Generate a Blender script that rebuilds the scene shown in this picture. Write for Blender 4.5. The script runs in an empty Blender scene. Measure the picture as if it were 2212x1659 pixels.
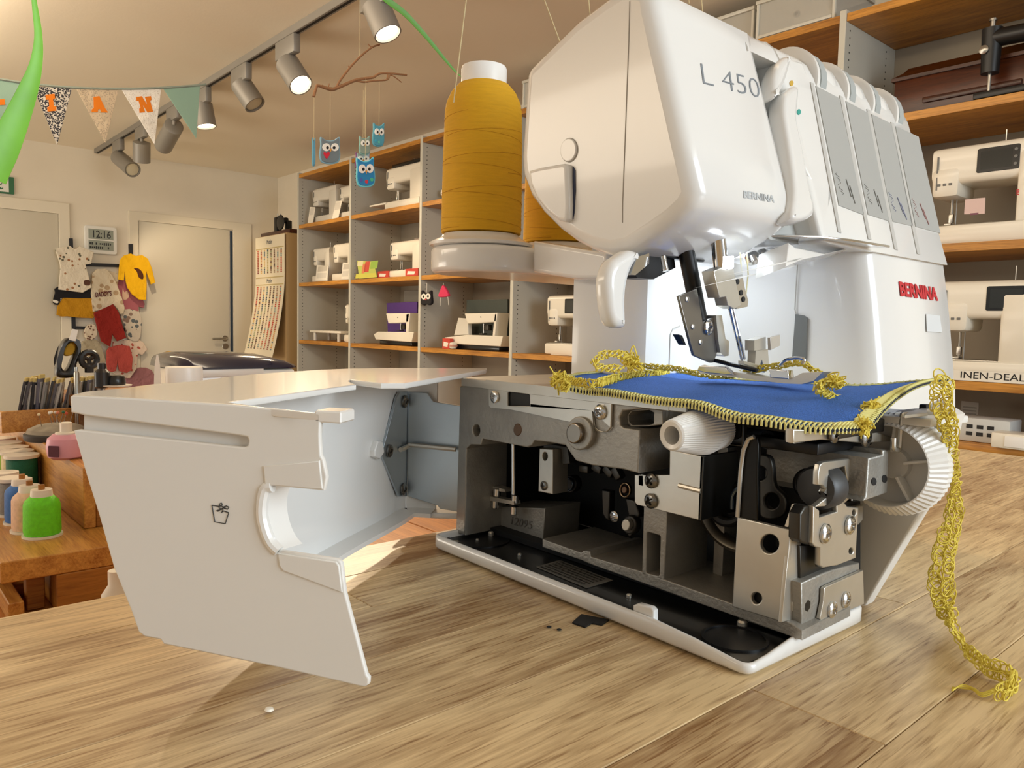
import bpy, bmesh, math, random
import numpy as np
from mathutils import Vector, Matrix
random.seed(7)
SC = bpy.context.scene; COL = SC.collection
# ------------------------------------------------------------------ camera
FPX = 1658.4
YAW, PITCH, ROLL = [math.radians(a) for a in (41.385, -4.328, -1.2735)]
def _rot():
    f = np.array([-math.cos(YAW)*math.cos(PITCH), math.sin(YAW)*math.cos(PITCH), math.sin(PITCH)])
    r = np.array([math.sin(YAW), math.cos(YAW), 0.])
    d = np.cross(f, r)
    c, s = math.cos(ROLL), math.sin(ROLL)
    return np.array([c*r+s*d, -s*r+c*d, f])
ROT = _rot()
CAM = np.array([0, 0, .155])
cam = bpy.data.cameras.new('camera'); cam_o = bpy.data.objects.new('camera', cam); COL.objects.link(cam_o)
cam.sensor_width = 36; cam.lens = 36*FPX/2212; cam.clip_start = .01; cam.clip_end = 60
M = Matrix.Identity(4)
for i in range(3):
    M[i][0] = ROT[0][i]; M[i][1] = -ROT[1][i]; M[i][2] = -ROT[2][i]; M[i][3] = CAM[i]
cam_o.matrix_world = M
SC.camera = cam_o
# ------------------------------------------------------------------ light and exposure
SC.view_settings.view_transform = 'Standard'; SC.view_settings.look = 'None'
SC.view_settings.exposure = 0.0; SC.view_settings.gamma = 1; SC.view_settings.use_curve_mapping = False
wd = bpy.data.worlds.new('world'); SC.world = wd; wd.use_nodes = True
wd.node_tree.nodes['Background'].inputs[0].default_value = (1.0, .94, .87, 1)
wd.node_tree.nodes['Background'].inputs[1].default_value = .40
def area(name, loc, target, sx, sy, power, col):
    l = bpy.data.lights.new(name, 'AREA'); l.shape = 'RECTANGLE'; l.size = sx; l.size_y = sy
    l.energy = power; l.color = col
    o = bpy.data.objects.new(name, l); COL.objects.link(o); o.location = loc
    o.rotation_euler = (Vector(target)-Vector(loc)).to_track_quat('-Z', 'Y').to_euler()
    return o
def spot(name, loc, target, power, col, ang=60, blend=.5, r=.03):
    l = bpy.data.lights.new(name, 'SPOT'); l.energy = power; l.color = col
    l.spot_size = math.radians(ang); l.spot_blend = blend; l.shadow_soft_size = r
    o = bpy.data.objects.new(name, l); COL.objects.link(o); o.location = loc
    o.rotation_euler = (Vector(target)-Vector(loc)).to_track_quat('-Z', 'Y').to_euler()
    return o
COOL = (.80, .91, 1.0); WARM = (1.0, .78, .52)
area('window_light', (2.5, 1.05, .80), (-.3, .4, .15), 1.5, 1.3, 74, COOL)
area('bounce_fill', (-5.4, -2.9, -.3), (-4.6, 1.2, 1.5), 3.6, 1.0, 66, (1.0, .90, .76))  # unseen fill added to brighten the ceiling like bounced light
area('room_light', (-3.2, -2.6, 1.40), (-3.4, 1.2, -.2), 4.0, .8, 60, (1.0, .86, .68))
area('shelf_light', (-2.6, .6, 1.47), (-2.9, 2.9, .3), 5.0, .2, 34, (1.0, .83, .62))
# ------------------------------------------------------------------ helpers
def ray(x, y): return ROT.T @ np.array([(x-1106)/FPX, (y-829.5)/FPX, 1.])
class Plane:
    "a plane with in-plane axes u, v and outward normal n"
    def __init__(s, o, u, v):
        s.o = np.array(o, float); s.u = np.array(u, float); s.u /= np.linalg.norm(s.u)
        v = np.array(v, float); v -= s.u*(v @ s.u); s.v = v/np.linalg.norm(v); s.n = np.cross(s.u, s.v)
    def hit(s, q):
        r = ray(*q); t = ((s.o-CAM) @ s.n)/(r @ s.n); return CAM+t*r
    def uv(s, q):
        p = s.hit(q)-s.o; return (float(p @ s.u), float(p @ s.v))
    def mat(s, off=0):
        m = Matrix.Identity(4); o = s.o+s.n*off
        for i in range(3): m[i][0] = s.u[i]; m[i][1] = s.v[i]; m[i][2] = s.n[i]; m[i][3] = o[i]
        return m
def PX(x): return Plane((x, 0, 0), (0, 1, 0), (0, 0, 1))
def PY(y): return Plane((0, y, 0), (1, 0, 0), (0, 0, 1))
def PZ(z): return Plane((0, 0, z), (1, 0, 0), (0, 1, 0))
def U(x, y, ax, val): return [PX, PY, PZ][ax](val).hit((x, y))
def zoom(ox, oy, s): return lambda *pts: [(ox+x/s, oy+y/s) for x, y in pts]
za = zoom(900, 760, 3.6867); zb = zoom(1350, 780, 2.9105); zc = zoom(900, 1050, 2.212); zd = zoom(1100, 0, 3.16)
ze = zoom(1200, 460, 3.16); zg = zoom(100, 760, 2.212); zr = zoom(1800, 900, 2.5136)
z1 = zoom(0, 0, 3.16); z2 = zoom(0, 400, 3.3515); z3 = zoom(0, 780, 2.9625); z4 = zoom(500, 300, 2.9105)
z5 = zoom(600, 0, 3.16); z6 = zoom(1600, 0, 3.6063); z7 = zoom(1800, 400, 2.7646)
def lin(c):
    if isinstance(c, str): c = tuple(int(c[i:i+2], 16)/255 for i in (0, 2, 4))
    return tuple((x/12.92 if x <= .04045 else ((x+.055)/1.055)**2.4) for x in c)+(1,)
MATS = {}
def mat(name, c, rough=.5, metal=0., bump=0., bscale=200., var=0., vscale=20., emit=0., coat=0., alpha=1., trans=0., stretch=None):
    if name in MATS: return MATS[name]
    m = bpy.data.materials.new(name); m.use_nodes = True; MATS[name] = m
    nt = m.node_tree; b = nt.nodes['Principled BSDF']
    c = lin(c); b.inputs['Base Color'].default_value = c
    b.inputs['Roughness'].default_value = rough; b.inputs['Metallic'].default_value = metal
    b.inputs['Coat Weight'].default_value = coat; b.inputs['Coat Roughness'].default_value = .06
    if trans: b.inputs['Transmission Weight'].default_value = trans
    if alpha < 1: b.inputs['Alpha'].default_value = alpha
    if emit: b.inputs['Emission Color'].default_value = c; b.inputs['Emission Strength'].default_value = emit
    tc = nt.nodes.new('ShaderNodeTexCoord'); co = tc.outputs['Object']
    if stretch:
        mp = nt.nodes.new('ShaderNodeMapping'); mp.inputs['Scale'].default_value = stretch
        nt.links.new(co, mp.inputs[0]); co = mp.outputs[0]
    if var:
        n = nt.nodes.new('ShaderNodeTexNoise'); n.inputs['Scale'].default_value = vscale; n.inputs['Detail'].default_value = 4
        nt.links.new(co, n.inputs[0])
        r = nt.nodes.new('ShaderNodeValToRGB'); e = r.color_ramp.elements
        e[0].position = .3; e[1].position = .7
        e[0].color = tuple(x*(1-var) for x in c[:3])+(1,); e[1].color = tuple(min(1, x*(1+var)) for x in c[:3])+(1,)
        nt.links.new(n.outputs[0], r.inputs[0]); nt.links.new(r.outputs[0], b.inputs['Base Color'])
    if bump:
        n = nt.nodes.new('ShaderNodeTexNoise'); n.inputs['Scale'].default_value = bscale; n.inputs['Detail'].default_value = 3
        nt.links.new(co, n.inputs[0])
        bp = nt.nodes.new('ShaderNodeBump'); bp.inputs['Strength'].default_value = bump; bp.inputs['Distance'].default_value = .002 if bscale > 20 else .02
        nt.links.new(n.outputs[0], bp.inputs['Height']); nt.links.new(bp.outputs[0], b.inputs['Normal'])
    return m
def wood(name, dark, light, axis=1, scale=1., rough=.42, rnd=.25, coat=.0, contrast=1., pores=.6):
    "oak-like: stretched grain, pores and per-piece tone"
    if name in MATS: return MATS[name]
    m = bpy.data.materials.new(name); m.use_nodes = True; MATS[name] = m
    nt = m.node_tree; N = nt.nodes; L = nt.links; b = N['Principled BSDF']
    tc = N.new('ShaderNodeTexCoord'); oi = N.new('ShaderNodeObjectInfo')
    off = N.new('ShaderNodeVectorMath'); off.operation = 'SCALE'; off.inputs[0].default_value = (7.3, 5.1, 3.7)
    L.new(oi.outputs['Random'], off.inputs['Scale'])
    ad = N.new('ShaderNodeVectorMath'); ad.operation = 'ADD'
    L.new(tc.outputs['Object'], ad.inputs[0]); L.new(off.outputs[0], ad.inputs[1])
    def noise(sc, st, det, dist=0.):
        mp = N.new('ShaderNodeMapping'); v = [sc, sc, sc]; v[axis] = sc/st; mp.inputs['Scale'].default_value = v
        L.new(ad.outputs[0], mp.inputs[0])
        n = N.new('ShaderNodeTexNoise'); n.inputs['Scale'].default_value = 1; n.inputs['Detail'].default_value = det
        n.inputs['Roughness'].default_value = .6; n.inputs['Distortion'].default_value = dist
        L.new(mp.outputs[0], n.inputs[0]); return n.outputs[0]
    a = noise(60*scale, 9, 5, .9); p = noise(420*scale, 16, 3, .3); w = noise(9*scale, 3, 2, .4)
    def mth(op, x, y):
        n = N.new('ShaderNodeMath'); n.operation = op
        for i, q in enumerate((x, y)):
            if isinstance(q, (int, float)): n.inputs[i].default_value = q
            else: L.new(q, n.inputs[i])
        return n.outputs[0]
    s = mth('ADD', mth('MULTIPLY', a, .75*contrast), mth('MULTIPLY', p, .55*contrast))
    s = mth('ADD', s, mth('MULTIPLY', w, .35))
    s = mth('ADD', s, mth('MULTIPLY', mth('SUBTRACT', oi.outputs['Random'], .5), rnd))
    po = noise(760*scale, 22, 2, .1); mr = N.new('ShaderNodeMapRange'); L.new(po, mr.inputs[0]); mr.inputs[1].default_value = .56; mr.inputs[2].default_value = .68; mr.inputs[3].default_value = 0; mr.inputs[4].default_value = .2
    s = mth('SUBTRACT', s, mth('MULTIPLY', mr.outputs[0], pores))
    r = N.new('ShaderNodeValToRGB'); e = r.color_ramp.elements
    mid = .65*contrast+.175
    e[0].position = mid-.24; e[1].position = mid+.2
    e[0].color = lin(dark); e[1].color = lin(light)
    L.new(s, r.inputs[0]); L.new(r.outputs[0], b.inputs['Base Color'])
    b.inputs['Roughness'].default_value = rough; b.inputs['Coat Weight'].default_value = coat; b.inputs['Coat Roughness'].default_value = .2
    bp = N.new('ShaderNodeBump'); bp.inputs['Strength'].default_value = .12; bp.inputs['Distance'].default_value = .001
    L.new(s, bp.inputs['Height']); L.new(bp.outputs[0], b.inputs['Normal'])
    return m
# ---- mesh building
def wm(o):
    m = o.matrix_basis.copy()
    return wm(o.parent) @ m if o.parent else m
def link(name, me, m=None, parent=None, local=False, smooth=35, kind=None):
    if smooth:
        me.polygons.foreach_set('use_smooth', [True]*len(me.polygons)); me.set_sharp_from_angle(angle=math.radians(smooth))
    if m is not None and not me.materials: me.materials.append(m)
    o = bpy.data.objects.new(name, me); COL.objects.link(o)
    if parent:
        if not local: me.transform(wm(parent).inverted())
        o.parent = parent
    if kind: o['kind'] = kind
    return o
class MB:
    "collects shapes and links them as ONE mesh object"
    def __init__(s): s.v = []; s.f = []
    def add(s, v, f, mx=None):
        n = len(s.v)
        s.v += [tuple(mx @ Vector(p)) for p in v] if mx is not None else [tuple(p) for p in v]
        s.f += [tuple(i+n for i in q) for q in f]; return s
    def box(s, c, d, bev=0., seg=2, rot=None, mx=None, taper=None):
        bm = bmesh.new(); bmesh.ops.create_cube(bm, size=1)
        for v in bm.verts:
            t = 1.
            if taper and v.co.z > 0: t = taper
            v.co = Vector((v.co.x*d[0]*t, v.co.y*d[1]*t, v.co.z*d[2]))
        if bev: bmesh.ops.bevel(bm, geom=bm.edges[:], offset=min(bev, min(d)*.49), segments=seg, profile=.5, affect='EDGES')
        m = Matrix.Translation(c)
        if rot is not None: m = m @ (rot.to_4x4() if hasattr(rot, 'to_4x4') else rot)
        if mx is not None: m = mx @ m
        s.bm(bm, m); return s
    def bm(s, bm, m=None):
        bm.verts.index_update(); v = [x.co.copy() for x in bm.verts]; f = [[q.index for q in p.verts] for p in bm.faces]
        s.add(v, f, m); bm.free()
    def lathe(s, prof, o=(0, 0, 0), ax=(0, 0, 1), seg=32, mod=None, mx=None):
        "prof: (radius, height) pairs; r=0 ends close; mod(i, r) may ripple the radius"
        q = Vector((0, 0, 1)).rotation_difference(Vector(ax).normalized()).to_matrix().to_4x4()
        m = Matrix.Translation(o) @ q
        if mx is not None: m = mx @ m
        v = []; f = []
        for r, h in prof:
            for i in range(seg):
                a = 2*math.pi*i/seg; rr = mod(i, r) if mod else r
                v.append((rr*math.cos(a), rr*math.sin(a), h))
        for k in range(len(prof)-1):
            for i in range(seg):
                j = (i+1) % seg; f.append((k*seg+i, k*seg+j, (k+1)*seg+j, (k+1)*seg+i))
        f.append(tuple(reversed(range(seg)))); f.append(tuple(range((len(prof)-1)*seg, len(prof)*seg)))
        s.add(v, f, m); return s
    def cyl(s, a, b, r0, r1=None, seg=16, bev=0.):
        a = Vector(a); b = Vector(b); h = (b-a).length; r1 = r0 if r1 is None else r1
        p = [(r0, 0), (r1, h)] if not bev else [(r0-bev, 0), (r0, bev), (r1, h-bev), (r1-bev, h)]
        return s.lathe(p, a, b-a, seg)
    def tube(s, pts, r, seg=8, closed=False, rfun=None, flat=1.):
        pts = [Vector(p) for p in pts]; n = len(pts); v = []; f = []
        t0 = (pts[1]-pts[0]).normalized(); nx = t0.orthogonal().normalized()
        for i, p in enumerate(pts):
            if closed: t = (pts[(i+1) % n]-pts[i-1]).normalized()
            else: t = (pts[min(i+1, n-1)]-pts[max(i-1, 0)]).normalized()
            nx = (nx-t*nx.dot(t)); nx = nx.normalized() if nx.length > 1e-9 else t.orthogonal().normalized()
            by = t.cross(nx); rr = rfun(i/(n-1)) if rfun else r
            for k in range(seg):
                a = 2*math.pi*k/seg; v.append(p+nx*(rr*math.cos(a))+by*(rr*flat*math.sin(a)))
        for i in range(n if closed else n-1):
            j = (i+1) % n
            for k in range(seg):
                l = (k+1) % seg; f.append((i*seg+k, i*seg+l, j*seg+l, j*seg+k))
        if not closed: f.append(tuple(reversed(range(seg)))); f.append(tuple(range((n-1)*seg, n*seg)))
        s.add(v, f); return s
    def loft(s, rings, cap=True, closed=True):
        n = len(rings[0]); v = [p for r in rings for p in r]; f = []
        for k in range(len(rings)-1):
            for i in range(n if closed else n-1):
                j = (i+1) % n; f.append((k*n+i, k*n+j, (k+1)*n+j, (k+1)*n+i))
        if cap and closed: f.append(tuple(reversed(range(n)))); f.append(tuple(range((len(rings)-1)*n, len(rings)*n)))
        s.add(v, f); return s
    def mesh(s, name, fix=True):
        me = bpy.data.meshes.new(name); me.from_pydata(s.v, [], s.f)
        if fix:
            bm = bmesh.new(); bm.from_mesh(me); bmesh.ops.recalc_face_normals(bm, faces=bm.faces[:]); bm.to_mesh(me); bm.free()
        me.update(); return me
    def build(s, name, m, parent=None, local=False, smooth=35, kind=None, fix=True):
        return link(name, s.mesh(name, fix), m, parent, local, smooth, kind)
def spline(pts, n=8, closed=False):
    "Catmull-Rom through pts"
    P = [np.array(p, float) for p in pts]; N_ = len(P); out = []
    for i in range(N_ if closed else N_-1):
        a, b, c, d = [P[k % N_] if closed else P[min(max(k, 0), N_-1)] for k in (i-1, i, i+1, i+2)]
        for j in range(n):
            t = j/n; out.append(.5*((2*b)+(-a+c)*t+(2*a-5*b+4*c-d)*t*t+(-a+3*b-3*c+d)*t**3))
    if not closed: out.append(P[-1])
    return out
def circ(c, rx, ry=None, n=24, rot=0.):
    ry = ry or rx; cr, sr = math.cos(rot), math.sin(rot)
    return [(c[0]+rx*math.cos(a)*cr-ry*math.sin(a)*sr, c[1]+rx*math.cos(a)*sr+ry*math.sin(a)*cr) for a in [2*math.pi*i/n for i in range(n)]]
def rrect(x0, y0, x1, y1, r, n=5):
    out = []
    for cx, cy, a0 in ((x1-r, y1-r, 0), (x0+r, y1-r, 90), (x0+r, y0+r, 180), (x1-r, y0+r, 270)):
        for k in range(n): a = math.radians(a0+90*k/(n-1)); out.append((cx+r*math.cos(a), cy+r*math.sin(a)))
    return out
def curve_mesh(loops, t, bev, mx, res=2):
    "filled flat shape with holes, thickness t behind the plane mx, edges bevelled"
    cu = bpy.data.curves.new('c', 'CURVE'); cu.dimensions = '2D'; cu.fill_mode = 'BOTH'
    bev = min(bev, t*.45); cu.extrude = t/2-bev; cu.bevel_depth = bev; cu.offset = -bev; cu.bevel_resolution = res
    for lp in loops:
        s = cu.splines.new('POLY'); s.points.add(len(lp)-1); s.use_cyclic_u = True
        for k, p in enumerate(lp): s.points[k].co = (p[0], p[1], 0, 1)
    o = bpy.data.objects.new('c', cu); me = bpy.data.meshes.new_from_object(o)
    me.transform(mx @ Matrix.Translation((0, 0, -t/2)))
    bpy.data.objects.remove(o); bpy.data.curves.remove(cu); me.materials.clear()
    return me
def plate(name, m, parent, P, loops, t, bev=0., off=0., smooth=35, px=True, kind=None, local=False):
    "loops traced as points on plane P (pixels, or in-plane metres when px=False); first loop outer, rest holes"
    if px: loops = [[P.uv(q) for q in lp] for lp in loops]
    return link(name, curve_mesh(loops, t, bev, P.mat(off)), m, parent, local, smooth, kind)
def poly(mb, P, pts, t, off=0., px=True):
    "simple convex or concave prism straight into an MB"
    q = [P.uv(p) for p in pts] if px else pts
    me = curve_mesh([q], t, 0, P.mat(off)); mb.add([v.co.copy() for v in me.vertices], [tuple(p.vertices) for p in me.polygons])
    bpy.data.meshes.remove(me)
def text_mesh(body, ext=.0004, bold=0., slant=0.):
    cu = bpy.data.curves.new('t', 'FONT'); cu.body = body; cu.extrude = .01; cu.offset = bold; cu.shear = slant; cu.resolution_u = 3
    o = bpy.data.objects.new('t', cu); me = bpy.data.meshes.new_from_object(o)
    bpy.data.objects.remove(o); bpy.data.curves.remove(cu); me.materials.clear()
    xs = [v.co.x for v in me.vertices]; ys = [v.co.y for v in me.vertices]; zs = [v.co.z for v in me.vertices]
    me.transform(Matrix.Diagonal((1/(max(xs)-min(xs)), 1/(max(ys)-min(ys)), ext/(max(zs)-min(zs)), 1)) @ Matrix.Translation((-min(xs), -min(ys), -min(zs))))
    return me
def text(name, body, m, parent, P, bl, br, tl, bold=0., slant=0., ext=.0004, off=0., px=True, local=False):
    "lettering fitted to its bottom-left, bottom-right and top-left corners on plane P"
    a, b, c = [P.uv(q) for q in (bl, br, tl)] if px else (bl, br, tl)
    me = text_mesh(body, ext, bold, slant); ux, uy, uz = Vector(P.u), Vector(P.v), Vector(P.n)
    T = Matrix.Identity(4); e1 = ux*(b[0]-a[0])+uy*(b[1]-a[1]); e2 = ux*(c[0]-a[0])+uy*(c[1]-a[1])
    o = Vector(P.o)+ux*a[0]+uy*a[1]+uz*off
    for i in range(3): T[i][0] = e1[i]; T[i][1] = e2[i]; T[i][2] = uz[i]; T[i][3] = o[i]
    me.transform(T); return link(name, me, m, parent, local, 0)
def thing(name, label, cat, loc=(0, 0, 0), rz=0., group=None):
    o = bpy.data.objects.new(name, None); COL.objects.link(o); o.empty_display_size = .02
    o.location = loc; o.rotation_euler = (0, 0, rz); tag(o, label, cat, group); return o
def tag(o, label, cat, group=None):
    o['label'] = label; o['category'] = cat
    if group: o['group'] = group
    return o
def struct(o): o['kind'] = 'structure'; return o
def dup(o, parent=None):
    c = o.copy(); COL.objects.link(c)
    if parent: c.parent = parent
    for ch in list(o.children): dup(ch, c)
    return c
# ------------------------------------------------------------------ room
XL, YB, ZF, ZC = -7.054, 3.20, -.95, 1.505
m_wall = mat('wall_paint', 'ebe2d0', .85, bump=.15, bscale=90, var=.03, vscale=3)
m_ceil = mat('ceiling_paint', 'f3e8d4', .9, bump=.15, bscale=90)
m_door = mat('door_paint', 'd9d2c0', .45); m_frame = mat('door_frame_paint', 'e6ddc8', .45)
m_steel = mat('brushed_steel', 'b4b2ac', .3, 1.); m_black = mat('black_plastic', '131313', .4)
def slab(name, a, b, m, kind='structure'):
    c = [(a[i]+b[i])/2 for i in range(3)]; d = [abs(b[i]-a[i]) for i in range(3)]
    o = MB().box(c, d).build(name, m, smooth=0); o['kind'] = kind; return o
slab('floor', (XL-.1, -4, ZF-.05), (4, YB+.1, ZF), wood('floor_wood', '8f8270', 'bdb09a', 0, .3))
slab('ceiling', (XL-.1, -4, ZC), (4, YB+.1, ZC+.06), m_ceil)
slab('wall_back', (XL-.1, YB, ZF), (4, YB+.1, ZC), m_wall)
slab('wall_left', (XL-.1, -4, ZF), (XL, YB, ZC), m_wall)
slab('baseboard_left', (XL, -4, ZF), (XL+.015, YB, ZF+.08), m_frame)
PW = PX(XL)
def yz(q): return PW.uv(q)
def door(n, fo, fi, seam, gap=0.):
    "fo / fi: outer and inner frame (y0, y1, top z)"
    e = bpy.data.objects.new('door_%d' % n, None); COL.objects.link(e); e.location = (XL, fo[0], ZF); struct(e)
    plate('door_frame', m_frame, e, PX(XL+.022), [[(fo[0], ZF), (fi[0], ZF), (fi[0], fi[2]), (fi[1], fi[2]), (fi[1], ZF), (fo[1], ZF), (fo[1], fo[2]), (fo[0], fo[2])]], .022, .004, px=False)
    MB().box((XL+.004, (fi[0]+fi[1]-gap)/2, (ZF+.01+fi[2])/2), (.008, fi[1]-fi[0]-.012-gap, fi[2]-ZF-.012), .002).build('door_leaf', m_door, e)
    return e
y1, zt = yz((149, 440)); yi, zi = yz((126, 462))
d1 = door(1, (y1-1.12, y1, zt), (yi-.92, yi, zi), 0)
ya, za_ = yz((277, 456)); yb, _ = yz((541, 486)); yc, zi2 = yz((297, 477)); yd, _ = yz((502, 508))
d2 = door(2, (ya, yb, za_), (yc, yd, zi2), 0, .03)
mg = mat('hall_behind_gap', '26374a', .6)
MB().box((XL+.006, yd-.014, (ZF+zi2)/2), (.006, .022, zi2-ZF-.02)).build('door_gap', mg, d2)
hy, hz = yz((485, 731)); ly, lz = yz((486, 748))
MB().cyl((XL+.004, hy, hz), (XL+.016, hy, hz), .028, seg=24, bev=.002).tube([(XL+.012, hy, hz), (XL+.055, hy, hz), (XL+.062, hy-.012, hz), (XL+.062, hy-.13, hz-.003)], .011).build('door_handle', m_steel, d2)
MB().cyl((XL+.004, ly, lz), (XL+.016, ly, lz), .028, seg=24, bev=.002).build('door_lock', m_steel, d2)
# exit sign
PS = PX(XL+.02); (sy, sz) = PS.uv((31, 420)); (sy0, sz1) = PS.uv((0, 381)); sh = sz1-sz+.005
t = thing('exit_sign', 'green and white running man exit sign fixed above the left door', 'sign', (XL, sy-.2, sz))
mgr = mat('sign_green', '2d6b45', .5); msw = mat('sign_white', 'e9e9df', .5)
plate('sign_board', mgr, t, PS, [rrect(sy-.36, sz, sy, sz+sh, .004)], .018, .001, px=False)
plate('sign_field', msw, t, PX(XL+.0215), [[(sy-.30, sz+.012), (sy-.035, sz+.012), (sy-.035, sz+sh-.012), (sy-.30, sz+sh-.012)]], .0012, px=False)
mb = MB(); P_ = PX(XL+.0225); bx, bz = sy-.115, sz+sh*.52; S_ = sh/.19
for pts in ([(-.012, .02), (.014, .028), (.022, -.022), (0, -.03)], [(.004, -.02), (.022, -.022), (.05, -.045), (.062, -.035), (.066, -.048), (.04, -.062)], [(0, -.03), (.016, -.028), (-.004, -.06), (-.045, -.068), (-.045, -.055), (-.012, -.05)],
            [(.012, .026), (.018, .012), (.04, .002), (.052, .014), (.058, .006), (.042, -.014)], [(-.012, .02), (-.006, .006), (-.034, -.004), (-.036, -.022), (-.048, -.018), (-.042, .006)]):
    poly(mb, P_, [(bx+p*S_, bz+q*S_) for p, q in pts], .001, px=False)
poly(mb, P_, circ((bx+.012*S_, bz+.052*S_), .013*S_, n=14), .001, px=False)
mb.build('running_man', mgr, t, smooth=0)
# clock
t = None
PK = PX(XL+.03); ky0, kz0 = PK.uv((183, 546)); ky1, kz1 = PK.uv((253, 495)); kz1 += .012
t = thing('wall_clock', 'white framed digital wall clock showing 12:16 between the two doors', 'clock', (XL, (ky0+ky1)/2, kz0))
mck = mat('clock_case', 'ecebe4', .35); mlc = mat('clock_lcd', '9aa093', .3); mdg = mat('lcd_digit', '25292a', .5)
plate('case', mck, t, PK, [rrect(ky0, kz0, ky1, kz1, .022)], .029, .006, px=False)
kw, kh = ky1-ky0, kz1-kz0
for nm, a, b in (('time_display', .52, .88), ('date_display', .13, .48)):
    d = plate(nm, mlc, t, PX(XL+.0312), [[(ky0+.12*kw, kz0+a*kh), (ky1-.12*kw, kz0+a*kh), (ky1-.12*kw, kz0+b*kh), (ky0+.12*kw, kz0+b*kh)]], .001, px=False)
    if a > .5: text('lettering', '12:16', mdg, d, PX(XL+.0315), (ky0+.26*kw, kz0+.57*kh), (ky1-.2*kw, kz0+.57*kh), (ky0+.26*kw, kz0+.84*kh), .012, px=False)
    else:
        mb = MB(); random.seed(3)
        for k in range(11):
            for r in range(2):
                if random.random() < .8: mb.box((XL+.0315, ky0+(.17+k*.061)*kw, kz0+(.22+r*.14)*kh), (.0006, kw*.04, kh*(.05+.05*random.random())))
        mb.build('date_segments', mdg, d, smooth=0)
# ------------------------------------------------------------------ counter: butcher block of single staves
XE, YE = -.4594, 1.157
m_oak = wood('oak_stave', '8c6840', 'e6cb9c', 1, 1.0, .36, .26, coat=.12, pores=.85)
ct = thing('counter', 'solid oak butcher block counter top under the white sewing machine', 'counter', (.2, .2, 0))
random.seed(21); x = XE; row = 0
while x < 1.0:
    w = .046+.03*random.random() if row else .05
    y = YE-random.random()*.5
    first = True; yy = YE
    while yy > -.75:
        ln = (.25+.45*random.random()) if not first else .12+.5*random.random()
        y0 = max(yy-ln, -.75)
        if x < .35 or yy > -.2:
            MB().box((x+w/2, (yy+y0)/2, -.02-random.random()*.00012), (w-.0003, yy-y0-.0003, .04), .0004, 1).build('stave', m_oak, ct, smooth=0)
        yy = y0; first = False
    x += w; row += 1
slab('counter_cabinet', (XE+.03, -.74, ZF), (.98, YE-.03, -.042), mat('cabinet_white', 'cfc8ba', .5)).name = 'trim_1'
# ------------------------------------------------------------------ shelving wall
YS = 2.752
m_beech = wood('orange_beech', '8f5a18', 'd2933a', 0, .45, .4, .15); m_up = mat('shelf_side_grey', 'c9c6b8', .5); m_bk = mat('shelf_back_grey', '9a9180', .7)
UPX = [-5.72, -4.905, -4.03, -3.156, -2.27, -1.383, -.49, .40]
SZ = [1.297, .907, .457, .008]
sh = thing('shelving_unit', 'floor to ceiling shelving with grey uprights and orange wooden boards along the back wall', 'shelf', (-2.6, 2.95, ZF))
zmid = (ZF+1.31)/2
for i, x in enumerate(UPX):
    o = MB().box((x+.012, (YS+3.17)/2, zmid), (.024, 3.17-YS, 1.31-ZF), .001, 1).build('upright', m_up, sh)
    mb = MB()
    for yy in (YS+.035, 3.09):
        for k in range(66):
            z = -.42+k*.0256
            if min(abs(z-s+.015) for s in SZ) > .02: mb.cyl((x+.0235, yy, z), (x+.0246, yy, z), .0034, seg=6)
    mb.build('peg_holes', mat('peg_hole', '3a382f', .9), o, smooth=0, kind='stuff')
for i in range(len(UPX)-1):
    a, b = UPX[i]+.024, UPX[i+1]
    for z in SZ+[-.45]:
        MB().box(((a+b)/2, (YS+.004+3.165)/2, z-.014), (b-a-.001, 3.165-YS-.004, .028), .001, 1).build('shelf_board', m_beech, sh)
    MB().box(((a+b)/2, 3.176, zmid-.01), (b-a, .012, 1.28-ZF), 0).build('back_panel', m_bk, sh, smooth=0)
# ------------------------------------------------------------------ ceiling track and its spots
m_trk = mat('track_grey', '8f8b84', .45, .3); m_lampglow = mat('lamp_glow', 'fff1d0', .5, emit=9.); m_slot = mat('track_slot', '1b1512', .8)
ZT = ZC-.036
ty = 1.63; tx0 = U(210, 332, 2, ZT)[0]
tr = thing('ceiling_track', 'long grey lighting track on the ceiling carrying the cylindrical spotlights', 'light track', (-4, ty, ZC))
MB().box(((tx0-1.2)/2, ty, ZC-.018), (-1.2-tx0, .036, .036), .002, 1).build('rail', m_trk, tr)
MB().box(((tx0-1.2)/2, ty, ZC-.0362), (-1.22-tx0, .014, .001)).build('rail_slot', m_slot, tr, smooth=0)
def track_lamp(px, py, px2, py2, lit, label, power=0, aim=None, ln=.125, r=.056, hx=None):
    "px,py: centre of the lamp's closed end; px2,py2: centre of its mouth (on the track's plane)"
    a = Vector(U(px, py, 1, ty)); b = Vector(U(px2, py2, 1, ty)); rb = Vector(ray(px2, py2)).normalized(); b = b+rb*(.05 if lit else .125)
    ax = (b-a).normalized(); L = (b-a).length
    t = thing('track_spotlight', label, 'spotlight', (a.x, ty, ZC-.036), 0, 'spotlights on the ceiling track')
    ad = Vector((a.x-.03, ty, ZC-.036))
    MB().box(ad+Vector((.03, 0, -.042)), (.20, .036, .084), .006).build('adapter', m_trk, t)
    MB().cyl((a.x, ty, ZC-.10), (a.x, a.y, a.z+.005), .012, seg=12).build('swivel_stem', m_trk, t)
    MB().lathe([(r*.75, -.006), (r, .0), (r, L), (r*.9, L), (r*.86, L-.012)], a, ax, 28).build('lamp_body', m_trk, t)
    MB().lathe([(r*.8, L-.0125), (r*.8, L-.008), (r*.5, L-.004)], a, ax, 28).build('lamp_face', m_lampglow if lit else mat('lamp_dark', 'c9bfa6', .4), t)
    if power:
        p = b+ax*.02; spot('track_lamp_light', p, aim, power, WARM, 62, .5, .035)
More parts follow.
